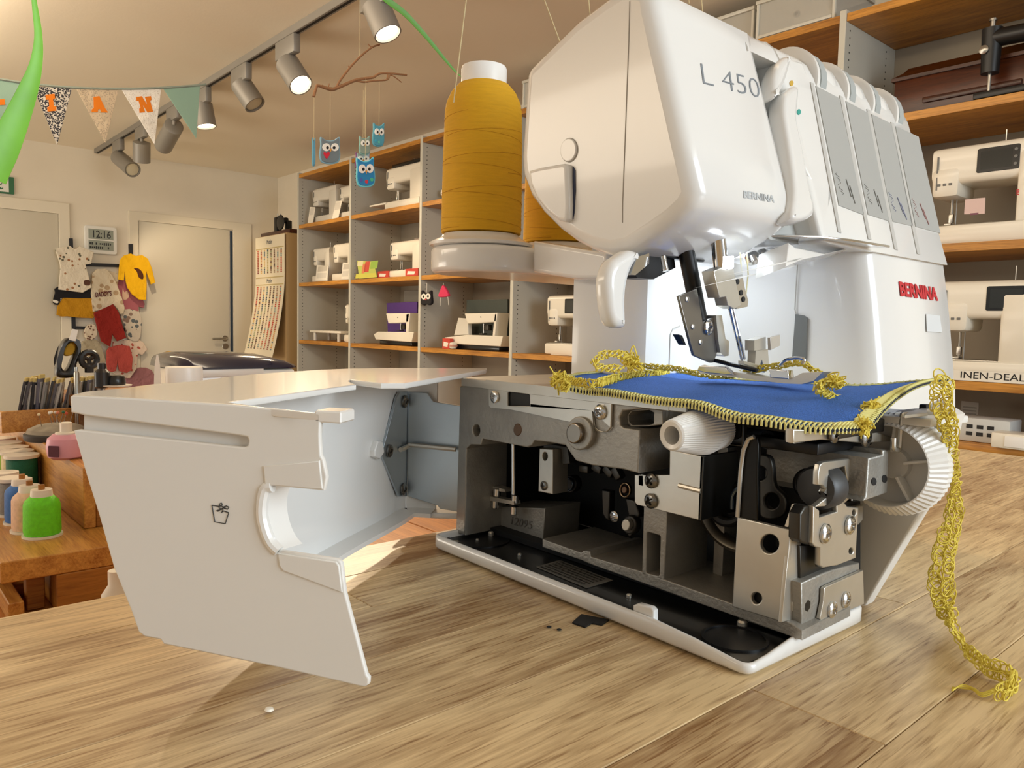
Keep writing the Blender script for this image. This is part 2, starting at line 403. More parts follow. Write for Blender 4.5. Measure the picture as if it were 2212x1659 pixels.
LP = [((812, 12), (838, 74), 1, 'grey spotlight nearest the camera, glowing above the bare twig', 62, (-.2, -.05, 0)),
      ((621, 138), (650, 184), 1, 'glowing spotlight second nearest, beside the hanging twig', 75, (-.75, .1, 0)),
      ((521, 182), (551, 227), 0, 'unlit spotlight tilted away, third nearest on the track', 0, None),
      ((437, 226), (446, 274), 1, 'spotlight pointing straight down, half behind the plain sage pennant', 40, (-3.6, 2.9, .2)),
      ((376, 272), (353, 315), 1, 'glowing spotlight tipped left, right beside the white N pennant tip', 40, (-4.6, 2.9, .4)),
      ((306, 308), (306, 349), 1, 'upright spotlight with a dim mouth, second from the far end', 34, (-6.9, 2.5, .3)),
      ((256, 340), (287, 367), 0, 'smallest tilted spotlight at the far end of the track', 0, None)]
for a, b, lit, lab, pw, aim in LP: track_lamp(*a, *b, lit, lab, pw, aim)
# ------------------------------------------------------------------ machines and things on the shelves
m_cr = mat('machine_cream', 'e9e2d2', .35, coat=.2); m_cr2 = mat('machine_grey_white', 'd5d0c4', .4); m_scr = mat('screen_black', '121416', .15); m_btn = mat('button_grey', '6d6c68', .5)
m_card = mat('card_white', 'ece6d8', .6)
def ext(pl, pr, py, yf): 
    return U(pl, py, 1, yf)[0], U(pr, py, 1, yf)[0]
def zat(px, py, yf): return U(px, py, 1, yf)[2]
def sew(label, x0, x1, zb, zt, yf=2.80, bpx=None, cpx=None, d=.17, screen=False, dials=0, table=False, black_top=False, m=None, brand=None, group='sewing machines on the wall shelves', slots=0, colbox=None):
    "household sewing machine, head at the left, seen from the front"
    bay = [u for u in UPX if u > x0][0]; x1 = min(x1, bay-.034); x0 = min(x0, x1-.15)
    above = min([s for s in SZ if s > zb+.05] or [9])-.0285; zt = min(zt, above-.006-(.03 if black_top else 0))
    m = m or m_cr; W = x1-x0; H_ = zt-zb
    t = thing('sewing_machine', label, 'sewing machine', ((x0+x1)/2, yf+d/2, zb), 0, group); yc = yf+d/2; bv = min(.014, H_*.05)
    bh = .20*H_
    MB().box((x0+W*.5, yc, zb+bh*.5+.002), (W, d, bh-.004), bv*.7).box((x0+W*.56, yc, zb+.0088), (W*.86, d*.96, .016), .004).build('base', m, t)
    MB().box((x0+W*.30, yc-d*.1, zb+bh*1.0), (W*.5, d*.6, .006), .002).build('bed_plate', m_steel, t)
    cw = W*.30 if not cpx else x1-U(cpx, 700, 1, yf)[0]
    MB().box((x1-cw/2, yc, zb+H_*.52), (cw, d*.92, H_*.72), bv).build('column', m, t)
    MB().loft([[(x, y, z) for y, z in rrect(yc-d*.44, zb+H_*.62-k, yc+d*.44, zt+k*.2, .02, 5)] for x, k in ((x0+W*.02, -.012), (x0+W*.05, 0), (x1-W*.04, 0), (x1-W*.01, -.01))]).build('arm', m, t, smooth=50)
    MB().box((x0+W*.14, yc-d*.05, zb+H_*.64), (W*.24, d*.8, H_*.30), bv*1.2, taper=1.06).build('head', m, t)
    hb = zb+H_*.50
    MB().cyl((x0+W*.15, yc-d*.12, hb), (x0+W*.15, yc-d*.12, zb+bh+.012), .004, seg=10).build('presser_bar', m_steel, t)
    MB().box((x0+W*.15, yc-d*.2, zb+bh+.008), (.022, .035, .007), .002).box((x0+W*.15, yc-d*.12, zb+bh+.03), (.014, .014, .03), .002).build('presser_foot', m_steel, t)
    MB().cyl((x0+W*.19, yc-d*.12, hb), (x0+W*.19, yc-d*.12, zb+bh+.002), .0016, seg=6).build('needle', m_steel, t)
    MB().lathe([(H_*.09, 0), (H_*.13, .004), (H_*.13, .022), (H_*.1, .028)], (x1-.004, yc, zb+H_*.74), (1, 0, 0), 24).build('hand_wheel', m, t)
    yfr = yf+d*.055
    if screen:
        s = plate('screen', m_scr, t, PY(yfr-.0005), [rrect(x0+W*.40, zb+H_*.70, x0+W*.74, zb+H_*.94, .006)], .004, .001, px=False)
        plate('screen_glass', mat('screen_glass', '2c2f2e', .1), s, PY(yfr-.001), [rrect(x0+W*.43, zb+H_*.73, x0+W*.68, zb+H_*.91, .003)], .001, 0, px=False)
        for k in range(3): MB().cyl((x0+W*.71, yfr-.0005, zb+H_*(.75+.07*k)), (x0+W*.71, yfr-.003, zb+H_*(.75+.07*k)), .005, seg=10).build('screen_button', m_btn, s)
    for k in range(dials):
        MB().lathe([(.018, 0), (.018, .012), (.015, .015)], (x1-W*.16, yfr+.001, zb+H_*(.9-.16*k)), (0, -1, 0), 20).build('dial', m_btn, t)
    for k in range(3):
        MB().box((x0+W*(.09+.05*k), yc-d*.46, zb+H_*.62), (W*.03, .004, .008), .001, 1).build('button', m_btn, t)
    MB().box((x0+W*.07, yc-d*.452, zb+H_*.74), (.004, .006, H_*.34)).build('thread_slot', m_btn, t)
    if black_top: MB().box((x0+W*.55, yc, zt+.002), (W*.84, d*.8, H_*.16), bv).build('top_cover', m_scr, t)
    if table: MB().box((x0-W*.18, yc, zb+bh*.86), (W*.5, d*1.1, .012), .003).build('extension_table', m, t)
    if brand: text('brand_lettering', brand, m_red, t, PY(yfr-.0008), *bpx, .02)
    MB().cyl((x0+W*.55, yc, zt), (x0+W*.55, yc, min(zt+.05, above-.004)), .0025, seg=6).build('spool_pin', m_steel, t)
    return t
m_red = mat('red_print', 'c4232e', .45)
def bx(pl, pr, yf, zb, pt, ptx=None):
    "x range from pixel columns at shelf height zb, top from a pixel row"
    pyb = 700; 
    for _ in range(6):
        x0 = U(pl, pyb, 1, yf)[0]; q = ROT @ (np.array([x0, yf, zb])-CAM); pyb = q[1]/q[2]*FPX+829.5
    x0 = U(pl, pyb, 1, yf)[0]; x1 = U(pr, pyb, 1, yf)[0]
    return x0, x1, zb, zat(ptx or pl, pt, yf)
S1, S2, S3, S4 = SZ
def sx(pl, pr, zb, pt, lab, yf=2.80, ptx=None, **k):
    a = bx(pl, pr, yf, zb, pt, ptx); return sew(lab, *a, yf=yf, **k)
Z4 = lambda x: 500+x/2.9105
Y4 = lambda y: 300+y/2.9105
sx(Z4(500), Z4(650), S2, Y4(318), 'white sewing machine at the left end of the top left shelf bay', m=m_cr2)
sx(Z4(672), Z4(790), S2, Y4(300), 'white sewing machine half hidden behind the upright in the top left bay', m=m_cr2)
sx(Z4(960), Z4(1178), S2, Y4(190), 'large white sewing machine with a black top cover below the blue owl charm', ptx=Z4(960), black_top=True, table=True, screen=False)
sx(Z4(505), Z4(606), S3, Y4(690), 'white sewing machine with a leaflet, left of a pair on the second shelf', yf=2.82)
sx(Z4(630), Z4(760), S3, Y4(662), 'white sewing machine nearer the upright, right of the pair on the second shelf')
sx(Z4(985), Z4(1190), S3, Y4(650), 'white sewing machine between red boxes on the second shelf', ptx=Z4(985))
sx(Z4(704), Z4(800), S4, Y4(1040), 'white sewing machine mostly hidden by the upright on the third shelf', yf=2.82)
sx(Z4(1965), Z4(2260), S4, Y4(985), 'white and dark sewing machine on the third shelf just left of the big machine', screen=True, m=m_cr)
sx(1133-4, 1200, S2, 352, 'white sewing machine glimpsed between the yellow cones', yf=2.84, ptx=1133)
sx(948, 1030, S2, 408, 'white sewing machine hidden behind the yellow cone on the top shelf', yf=2.84)
sx(1996, 2262, S3, 318, 'white computer sewing machine with red brand name, upper one at the right edge', yf=2.79, d=.2, screen=True, brand='BERNINA', bpx=((2196, 421), (2262, 418), (2196, 409)), ptx=2040, cpx=2172)
sx(2012, 2290, S4, 606, 'white computer sewing machine with two dials, lower one at the right edge', yf=2.79, d=.2, screen=True, dials=2, brand='BERNINA', bpx=((2178, 725), (2244, 725), (2178, 714)), ptx=2090, cpx=2156)
# leaflets leaning on machines
def card(name, lab, cat, pts, yf, m, zb, bits=(), lean=.16, group=None):
    P = Plane((0, yf, zb), (1, 0, 0), (0, lean, 1)); c = [P.uv(q) for q in pts]
    mz = min(q[1] for q in c); c = [(a, b-mz+.004) for a, b in c]
    t = thing(name, lab, cat, (c[0][0], yf, zb), 0, group)
    b_ = plate('sheet', m, t, P, [c], .0025, px=False, off=.004); xs = [a for a, b in c]; x0, x1 = min(xs), max(xs); z1 = max(b for a, b in c)
    for a, b, cc, d, col in bits:
        plate('print', mat('print_'+col, col, .6), b_, P, [[(x0+(x1-x0)*a, z1*b), (x0+(x1-x0)*cc, z1*b), (x0+(x1-x0)*cc, z1*d), (x0+(x1-x0)*a, z1*d)]], .0006, px=False, off=.0048)
    return t
card('leaflet', 'white leaflet leaning on the left machine of the second shelf pair', 'leaflet', z4((532, 888), (606, 888), (612, 795), (540, 790)), 2.78, m_card, S3, [(.15, .6, .85, .9, 'c9c2b4'), (.15, .2, .85, .5, 'd8d2c6')])
card('leaflet', 'white leaflet beside the upright on the second shelf', 'leaflet', z4((695, 872), (742, 874), (742, 772), (705, 768)), 2.77, m_card, S3, [(.15, .6, .85, .9, 'c9c2b4'), (.15, .2, .85, .5, 'd8d2c6')])
card('leaflet', 'narrow white leaflet leaning in the top left bay, first from the left', 'leaflet', z4((482, 530), (515, 526), (530, 430), (497, 428)), 2.78, m_card, S2, [(.15, .5, .85, .9, 'd8d2c6')])
card('leaflet', 'narrow white leaflet in the top left bay close to the upright', 'leaflet', z4((636, 500), (676, 490), (698, 386), (660, 388)), 2.78, m_card, S2, [(.15, .5, .85, .9, 'd8d2c6')])
card('brochure', 'bright green, yellow and red brochure standing on the second shelf', 'brochure', z4((806, 882), (918, 872), (895, 775), (792, 768)), 2.78, mat('brochure_lime', 'c6cf63', .5), S3, [(.05, .05, .95, .28, 'd9d45a'), (.4, .35, .6, .9, 'd4513c'), (.05, .7, .3, .95, 'e9dfae'), (.65, .5, .95, .9, '9fc24f'), (.3, .3, .42, .8, 'e58a5a')])
m_rb = mat('red_card', 'c8402f', .5); m_pk = mat('pink_card', 'd8586a', .5)
def cbox(name, lab, cat, pl, pr, pb, pt, yf, zb, m, d=.06, bits=None, group=None):
    a = bx(pl, pr, yf, zb, pt, (pl+pr)/2); x0, x1, z0, z1 = a
    t = thing(name, lab, cat, ((x0+x1)/2, yf+d/2, zb), 0, group)
    MB().box(((x0+x1)/2, yf+d/2, (z0+z1)/2+.0005), (x1-x0, d, z1-z0), .0015, 1).build('carton', m, t)
    plate('print', bits or m_card, t, PY(yf-.0004), [[(x0+(x1-x0)*.15, z0+(z1-z0)*.25), (x0+(x1-x0)*.7, z0+(z1-z0)*.2), (x0+(x1-x0)*.8, z0+(z1-z0)*.6), (x0+(x1-x0)*.2, z0+(z1-z0)*.7)]], .0008, px=False)
    return t
cbox('accessory_box', 'small red and white box beside the bright brochure', 'box', Z4(918), Z4(985), 0, Y4(832), 2.79, S3, m_rb)
cbox('accessory_box', 'red box in front of the machine in the second bay', 'box', Z4(1092), Z4(1172), 0, Y4(816), 2.765, S3, m_rb, .02)
cbox('accessory_box', 'pink red box with white figure on the shelf under the spool stand', 'box', Z4(1322), Z4(1420), 0, Y4(808), 2.79, S3, m_pk)
cbox('accessory_box', 'cream box lying right of the pink red box under the spool stand', 'box', Z4(1422), Z4(1530), 0, Y4(820), 2.80, S3, m_card, .08, mat('print_c9c2b4', 'c9c2b4'))
cbox('accessory_box', 'red box at the left foot of the machine with the dark board', 'box', Z4(1325), Z4(1372), 0, Y4(1255), 2.757, S4, m_rb, .028)
t = thing('ornament', 'small cream striped ball ornament in front of the red box', 'ornament', (U(Z4(1392), Y4(1290), 1, 2.76)[0], 2.762, S4+.0005)); 
MB().lathe([(.004, 0), (.02, .006), (.026, .022), (.02, .038), (.004, .044)], t.location, (0, 0, 1), 20).build('ball', m_cr, t); MB().lathe([(.0255, .016), (.0268, .02), (.0268, .024), (.0255, .028)], t.location, (0, 0, 1), 20).build('ball_band', mat('pastel_band', 'c9907a', .5), t)
cbox('carton', 'pink grey carton end hanging out below the top board in the second bay', 'box', Z4(1145), Z4(1192), 0, Y4(625), 2.995, S3, mat('pinkish_grey', 'b9a79a', .6), .1)
# machines in front of coloured boards
def panel_machine(lab, board_px, mboard, head_px, bed_px, col_px, yf, lab_board, extra=None):
    P = PY(yf+.11)
    t2 = thing('display_board', lab_board, 'board', (P.hit(board_px[0])[0], yf+.13, S4))
    q = [P.uv(p) for p in board_px]; zmin = min(p[1] for p in q); q = [(a, max(b-zmin, 0)+S4+.002 if b < zmin+.03 else b) for a, b in q]
    plate('board', mboard, t2, P, [q], .014, .002, px=False)
    Q = PY(yf); hb = [Q.uv(p) for p in bed_px]; zb = min(p[1] for p in hb)
    t = thing('sewing_machine', lab, 'sewing machine', (hb[0][0], yf+.05, S4), 0, 'sewing machines on the wall shelves')
    plate('bed', m_cr, t, Q, [hb], .10, .005, px=False)
    xs = [p[0] for p in hb]; MB().box(((min(xs)+max(xs))/2+.01, yf+.055, (S4+zb)/2+.0015), ((max(xs)-min(xs))*.8, .085, max(.012, zb-S4-.001)), .003).build('base', m_scr, t)
    hd = plate('head', m_cr, t, Q, [head_px], .09, .006)
    cl = plate('column', m_cr, t, Q, [col_px], .09, .003)
    h2 = [Q.uv(p) for p in head_px]; xm = sum(p[0] for p in h2)/len(h2); zh = min(p[1] for p in h2); zt_ = max(p[1] for p in hb)
    MB().cyl((xm-.02, yf+.04, zh+.002), (xm-.02, yf+.04, zt_+.012), .005, seg=10).build('presser_bar', m_steel, t)
    MB().box((xm-.02, yf+.035, zt_+.008), (.03, .04, .008), .002).box((xm+.01, yf+.045, zh-.02), (.045, .03, .035), .004).build('presser_foot', m_gun_ := mat('gunmetal', '4b4945', .4, .9), t)
    MB().cyl((xm, yf+.001, zh+.04), (xm, yf-.002, zh+.04), .004, seg=10).build('button', m_btn, t)
    if extra: plate('side_extension', m_cr2, t, PY(yf+.03), [extra], .03, .004)
    return t
panel_machine('white sewing machine standing in front of the purple board', z4((975, 1032), (1166, 1024), (1166, 1292), (985, 1292)), mat('purple_board', '4b2a78', .4), z4((970, 1097), (1120, 1095), (1112, 1155), (985, 1160)), z4((893, 1228), (920, 1212), (1146, 1215), (1132, 1278), (905, 1262)), z4((1098, 1100), (1122, 1096), (1112, 1218), (1095, 1218)), 2.79, 'purple board behind the white machine on the third shelf')
panel_machine('white sewing machine standing in front of the dark green board', z4((1478, 1012), (1735, 1008), (1735, 1330), (1470, 1325)), mat('dark_green_board', '39403a', .4), z4((1464, 1097), (1670, 1093), (1664, 1152), (1482, 1162)), z4((1338, 1248), (1480, 1232), (1706, 1240), (1690, 1306), (1405, 1290), (1355, 1270)), z4((1655, 1100), (1671, 1095), (1655, 1242), (1640, 1242)), 2.79, 'dark green display board on the third shelf with grey writing', z4((1398, 1235), (1425, 1125), (1485, 1130), (1490, 1232)))
t = thing('grey_panel', 'pale grey panel standing behind the purple board', 'board', (U(Z4(1110), Y4(1000), 1, 2.95)[0], 2.95, S4))
plate('panel', mat('panel_grey', '77726a', .5), t, PY(2.95), [[(a, max(b, S4+.001)) for a, b in [PY(2.95).uv(q) for q in z4((1072, 1300), (1085, 952), (1180, 950), (1180, 1300))]]], .012, .004, px=False)
t = thing('extension_table', 'white sewing machine extension table on short legs, third shelf at left', 'extension table', (U(Z4(600), Y4(1262), 1, 2.79)[0], 2.85, S4))
x0, x1 = ext(Z4(490), Z4(686), Y4(1220), 2.79); zt_ = zat(Z4(600), Y4(1206), 2.79)
MB().box(((x0+x1)/2, 2.87, zt_-.009), (x1-x0, .16, .018), .004).build('top', m_cr, t)
for a in (.12, .88):
    for y in (2.81, 2.93): MB().cyl((x0+(x1-x0)*a, y, S4+.001), (x0+(x1-x0)*a, y, zt_-.016), .013, seg=14).build('leg', m_cr2, t)
# sign, paper, devices at the right
t = thing('dealer_sign', 'white sign strip reading INEN-DEALER in front of the lower right machine', 'sign', (-.8, 2.757, S4))
xa, xb = U(1995, 830, 1, 2.757)[0], -.55
P = PY(2.757); zt_ = P.uv((2130, 803))[1]
plate('strip', m_card, t, P, [[(xa, S4+.002), (xb, S4+.002), (xb, zt_), (xa, zt_)]], .003, .0005, px=False)
c0, c1, c2 = P.uv((2074, 826)), P.uv((2248, 832)), P.uv((2074, 806))
text('lettering', 'INEN-DEALER', mat('ink_black', '141414', .6), t, P, (c0[0], S4+.002+(zt_-S4)*.24), (c1[0], S4+.002+(zt_-S4)*.24), (c0[0], S4+.002+(zt_-S4)*.86), .004, px=False, off=.0003)
zc_ = float(U(2120, 957, 1, 2.78)[2])
slab_ = MB().box((-.6, 2.94, zc_-.014), (1.6, .40, .028), .002).build('low_board', m_beech, sh)
def onlow(pl, pr, pt, pb, yf, d, name, lab, cat, m, bits=None):
    x0, x1 = ext(pl, pr, pb, yf); z1 = zat((pl+pr)/2, pt, yf)
    t = thing(name, lab, cat, ((x0+x1)/2, yf+d/2, zc_)); MB().box(((x0+x1)/2, yf+d/2, (zc_+z1)/2+.0005), (x1-x0, d, z1-zc_), .006).build('casing', m, t); return t, x0, x1, z1
t, x0, x1, z1 = onlow(2064, 2180, 905, 955, 2.78, .12, 'foot_control', 'pale grey slotted foot control box on the low board by the counter end', 'box', mat('device_grey', 'c8c9c6', .45))
mb = MB()
for r in range(2):
    for k in range(3): MB().box((x0+(x1-x0)*(.25+.2*k), 2.7795, zc_+(z1-zc_)*(.35+.3*r)), ((x1-x0)*.12, .002, .012)).build('vent_slot', m_black, t, smooth=0)
t, x0, x1, z1 = onlow(2138, 2240, 938, 970, 2.70, .10, 'plug_adapter', 'small rounded white adapter box at the right frame edge', 'adapter', m_cr)
MB().box(((x0+x1)/2+.02, 2.699, (zc_+z1)/2), ((x1-x0)*.7, .004, (z1-zc_)*.7), .0015).build('front_cap', mat('cap_white', 'f2f0ec', .4), t)
card('notice', 'grey printed sheet leaning in the dark niche above the foot control', 'paper', ((2076, 925), (2113, 925), (2116, 862), (2078, 858)), 3.00, mat('notice_grey', '8b877f', .6), zc_, [(.12, .3+.1*k, .85, .34+.1*k, '6b6760') for k in range(6)], .05)
# pink card under the upper right machine
card('note_card', 'small pink white card on the bed of the upper right machine', 'card', z6((1745, 1650), (1905, 1645), (1910, 1520), (1755, 1535)), 2.775, mat('card_pink', 'd9bdb6', .6), S3+.085, [(.3, .05, .7, .16, '7a4a5a')], .05)
# wooden case, black antique machine, crates on top
yf = 2.865
P = PY(yf)
t = thing('wooden_case', 'old dark brown wooden sewing machine case on the upper right shelf', 'case', (-1.0, yf+.1, S2))
m_mah = wood('mahogany', '2a120a', '54270f', 0, .5, .3, .1)
x0 = P.hit(z6((1190, 780))[0])[0]; x1 = -.55; zt_ = P.uv(z6((1600, 440))[0])[1]
MB().box(((x0+x1)/2, yf+.13, S2+(zt_-S2)*.38), (x1-x0, .26, (zt_-S2)*.75), .004).build('case_body', m_mah, t)
MB().loft([[(x0+a, yf+b, z), (x1-a, yf+b, z), (x1-a, yf+.26-b, z), (x0+a, yf+.26-b, z)] for a, b, z in ((-.01, -.01, S2+.001), (-.01, -.01, S2+.02), (.0, 0, S2+.028))]).build('plinth', m_mah, t)
MB().loft([[(x0+a, yf+b, z), (x1-a, yf+b, z), (x1-a, yf+.26-b, z), (x0+a, yf+.26-b, z)] for a, b, z in ((-.008, -.008, S2+(zt_-S2)*.74), (-.008, -.008, S2+(zt_-S2)*.8), (.02, .02, S2+(zt_-S2)*.9), (.03, .04, zt_))]).build('lid', m_mah, t)
MB().box((x0+.25, yf-.004, S2+.06), (.3, .01, .02), .004).build('moulding', m_mah, t)
yb_ = 2.755
t = thing('antique_machine', 'black antique sewing machine standing in front of the brown wooden case', 'sewing machine', (-.9, yb_+.04, S2))
P = PY(yb_); (ax, az), (_, az1), (ax1, _2) = P.uv(z6((1900, 520))[0]), P.uv(z6((1930, 190))[0]), P.uv(z6((2030, 300))[0])
MB().box((ax+.18, yb_+.05, S2+.012), (.42, .10, .022), .006).build('bed', m_black, t)
MB().cyl((ax, yb_+.05, az-.01), (ax, yb_+.05, az1), .026, .03, seg=18).build('head', m_black, t)
MB().cyl((ax, yb_+.05, az1-.002), (ax, yb_+.05, az1+.03), .008, seg=12).lathe([(.012, 0), (.012, .006), (.006, .01)], (ax, yb_+.05, az1+.025), (0, 0, 1), 14).build('pressure_screw', m_steel, t)
MB().tube(spline([(ax, yb_+.05, az1-.03), (ax+.12, yb_+.05, az1-.035), (ax+.26, yb_+.05, az1-.04), (ax+.32, yb_+.05, az1-.1), (ax+.33, yb_+.05, S2+.024)], 5), .028, 14).build('arm', m_black, t)
MB().cyl((ax, yb_+.05, az), (ax, yb_+.05, S2+.03), .005, seg=10).build('needle_bar', m_steel, t)
MB().lathe([(.012, 0), (.014, .004), (.014, .006), (.006, .01)], (ax-.012, yb_+.023, az+.06), (0, -1, 0), 16).build('tension_disc', m_steel, t)
t = thing('thread_spool', 'bright green spool standing on the arm of the black antique machine', 'thread spool', (0, 0, 0))
xg = P.uv(z6((2200, 200))[0]); g0 = P.uv(z6((2200, 262))[0])[1]; g1 = P.uv(z6((2200, 110))[0])[1]
t.location = (xg[0], yb_+.05, az1-.006); zz = az1-.006
MB().lathe([(.02, 0), (.02, .004), (.017, .005), (.017, g1-zz), (.02, g1-zz+.001), (.02, g1-zz+.005)], (xg[0]+.01, yb_+.05, zz), (0, 0, 1), 20).build('winding', mat('green_thread', '8fae3f', .7), t)
m_tub = mat('clear_tub', 'd8d5ca', .25, alpha=.45); m_cable = mat('navy_cable', '20294a', .5)
def tub(lab, pl, pr, pb, pt, yf, d, items=False):
    x0, x1 = ext(pl, pr, pb, yf); z0 = S1+.002; bay = [u for u in UPX if u > (x0+x1)/2][0]; x1 = min(x1, bay-.012); x0 = max(x0, max(u for u in UPX if u < bay)+.036); z1 = z0+.15 if pt is None else zat((pl+pr)/2, pt, yf)
    t = thing('storage_tub', lab, 'storage box', ((x0+x1)/2, yf+d/2, S1), 0)
    mb = MB()
    w = x1-x0
    for c, s in (((x0+.002, yf+d/2), (.004, d)), ((x1-.002, yf+d/2), (.004, d)), (((x0+x1)/2, yf+.002), (w, .004)), (((x0+x1)/2, yf+d-.002), (w, .004))): mb.box((*c, (z0+z1)/2), (*s, z1-z0))
    mb.box(((x0+x1)/2, yf+d/2, z0+.002), (w, d, .004)); mb.build('tub_body', m_tub, t, smooth=0)
    m_rim = mat('tub_rim', 'cdcabd', .4)
    MB().box(((x0+x1)/2, yf-.004, z1-.006), (w+.016, .012, .014), .002).box(((x0+x1)/2, yf+d+.004, z1-.006), (w+.016, .012, .014), .002).box((x0-.004, yf+d/2, z1-.006), (.012, d, .014), .002).box((x1+.004, yf+d/2, z1-.006), (.012, d, .014), .002).build('rim', m_rim, t)
    for x in (x0, x1): MB().box((x, yf, (z0+z1)/2), (.012, .012, z1-z0), .002, 1).build('corner_rib', m_rim, t)
    MB().box(((x0+x1)/2, yf-.003, z0+.012), (w*.96, .006, .012), .002).build('base_rib', m_rim, t)
    return t, x0, x1, z0, z1
tub('frosted storage tub on top of the shelving just left of the machine head', 1131, 1240, 238, 158, 2.775, .3)
t, x0, x1, z0, z1 = tub('clear storage tub with navy cable on top of the shelving at upper right', 1637, 1800, 60, None, 2.775, .3)
MB().tube(spline([(x0+(x1-x0)*a, 2.80, z0+b) for a, b in ((.62, .095), (.7, .12), (.82, .125), (.93, .11), (.97, .085), (.9, .06))], 6), .007, 8).build('cable', m_cable, t)
MB().lathe([(.012, 0), (.012, .008), (.006, .01)], (x0+(x1-x0)*.52, 2.785, z0+.06), (0, -1, 0), 16).build('plug', m_btn, t)
t, x0, x1, z0, z1 = tub('clear storage tub on top of the shelving behind the machine head', 1400, 1625, 90, None, 2.80, .3)
# little hanging toys in the third bay
def cord(name, lab, p, ln): pass
yh = 2.74
P = PY(yh)
t = thing('cat_charm', 'small black cat plush with big white eyes hanging under the second shelf', 'charm', P.hit(z4((1222, 990))[0]))
plate('body', mat('plush_black', '1c191c', .9), t, P, [spline(z4((1192, 975), (1195, 952), (1210, 968), (1232, 968), (1250, 952), (1253, 985), (1256, 1030), (1240, 1046), (1222, 1040), (1202, 1046), (1188, 1030)), 4, True)], .02, .006)
for q in z4((1209, 992), (1237, 990)):
    e = plate('eye', m_card, t, P, [circ(q, 5, 6.5, 14)], .002, .0005, .0016); plate('pupil', m_black, e, P, [circ(q, 2, 2.6, 10)], .001, 0, .0025)
plate('nose', mat('plush_pink', 'c04a50', .8), t, P, [circ(z4((1222, 1010))[0], 2, 2, 8)], .002, 0, .001)
MB().tube([P.hit(q)+np.array([0, .01, 0]) for q in z4((1220, 905), (1220, 965))], .0022, 6).build('strap', m_cr2, t)
t = thing('bird_charm', 'small pink felt bird with dangling legs hanging under the second shelf', 'charm', P.hit(z4((1330, 960))[0]))
plate('body', mat('felt_pink', 'd8395f', .9), t, P, [spline(z4((1325, 920), (1345, 945), (1362, 985), (1330, 995), (1298, 990), (1312, 945)), 4, True)], .02, .006)
for a, b in (((1308, 990), (1304, 1050)), ((1352, 988), (1358, 1045))): MB().tube([P.hit(q)+np.array([0, .01, 0]) for q in z4(a, b)], .0022, 6).build('leg', m_cr2, t)
MB().tube([P.hit(q)+np.array([0, .01, 0]) for q in z4((1325, 905), (1325, 925))], .0015, 6).build('strap', m_cr2, t)
# thread chart on its cabinet with the old toy machine
PCh = PY(2.78)
xl, xr = PCh.hit((553, 560))[0], PCh.hit((616, 560))[0]
zt_ = PCh.hit((585, 507))[2]
m_cab = mat('cabinet_tan', 'b79768', .5)
t = thing('chart_cabinet', 'tan side cabinet between the second door and the shelving', 'cabinet', ((xl+xr)/2, 3.0, ZF))
MB().box(((xl+xr)/2, 2.965, (ZF+zt_)/2), (xr-xl, .34, zt_-ZF), .004).build('carcass', m_cab, t)
MB().box(((xl+xr)/2, 2.794, (ZF+zt_)/2), (xr-xl-.02, .006, zt_-ZF-.04), .002, 1).build('cabinet_door', m_cab, t)
t = thing('thread_chart', 'long thread shade card with rows of coloured dots hanging on the tan cabinet', 'shade card', ((xl+xr)/2, 2.78, zt_-1.0))
rows = [(553, 613, 514), (549, 613, 600), (545, 609, 660), (536, 600, 740), (528, 592, 800)]
def chart_pt(u, v):
    "v 0..1 down the card, it curves out to the front at the bottom"
    ys = 2.775-.22*max(0, v-.35)**1.6; z = zt_-.01-v*1.02; return np.array([xl+.002+(xr-xl-.004)*u, ys, z])
mb = MB(); V = [[chart_pt(u, v) for u in (0, 1)] for v in np.linspace(0, 1, 24)]
nn = [r + [p-np.array([0, -.003, 0]) for p in reversed(r)] for r in V]
mb.loft(nn).build('card', mat('chart_cream', 'eadfc4', .5), t, smooth=40)
pal = ['c9482f', 'd66b52', 'b0593f', '8c3f3a', 'd9a36a', 'e3c27e', '6f7f86', '4d5a66', '9aa27a', 'c6b27a', '7a5a44', '5b4a3e', 'a98f72', 'd5b9a4', '8d9f9a', 'b7774f']
dm = [MB() for _ in pal]; random.seed(11)
for v0, v1, nr in ((.115, .30, 14), (.42, .93, 36)):
    for r in range(nr):
        for c in range(8):
            p = chart_pt(.1+c*.114, v0+(v1-v0)*r/(nr-1)); k = (c*2+(r//5)+random.randint(0, 2)) % len(pal)
            dm[k].box(p+np.array([0, -.0016, 0]), (.022, .003, .011), 0)
for k, b in enumerate(dm):
    if b.v: b.build('shade_dots', mat('shade_%d' % k, pal[k], .6), t, smooth=0, kind='stuff')
for v in (.10, .34, .40):
    p = chart_pt(.5, v); MB().box(p+np.array([0, -.0014, 0]), ((xr-xl)*.94, .002, .008)).build('chart_line', mat('shade_9', pal[9], .6), t, smooth=0)
for v in (.05, .37):
    p = chart_pt(.5, v); Q = PY(p[1]-.0014); text('lettering', 'Mettler', mat('ink_grey', '5d6470', .6), t, Q, (p[0]-.055, p[2]-.014), (p[0]+.055, p[2]-.014), (p[0]-.055, p[2]+.02), .0, .3, px=False)
t = thing('toy_machine', 'small black antique sewing machine with round wheel on top of the tan cabinet', 'sewing machine', ((xl+xr)/2, 2.9, zt_))
MB().box(((xl+xr)/2+.0, 2.9, zt_+.018), (xr-xl-.01, .16, .034), .006).build('base', m_mah, t)
MB().lathe([(.03, 0), (.062, .006), (.066, .012), (.062, .018), (.03, .022)], ((xl+xr)/2+.055, 2.86, zt_+.105), (0, -1, 0), 28).build('hand_wheel', m_black, t)
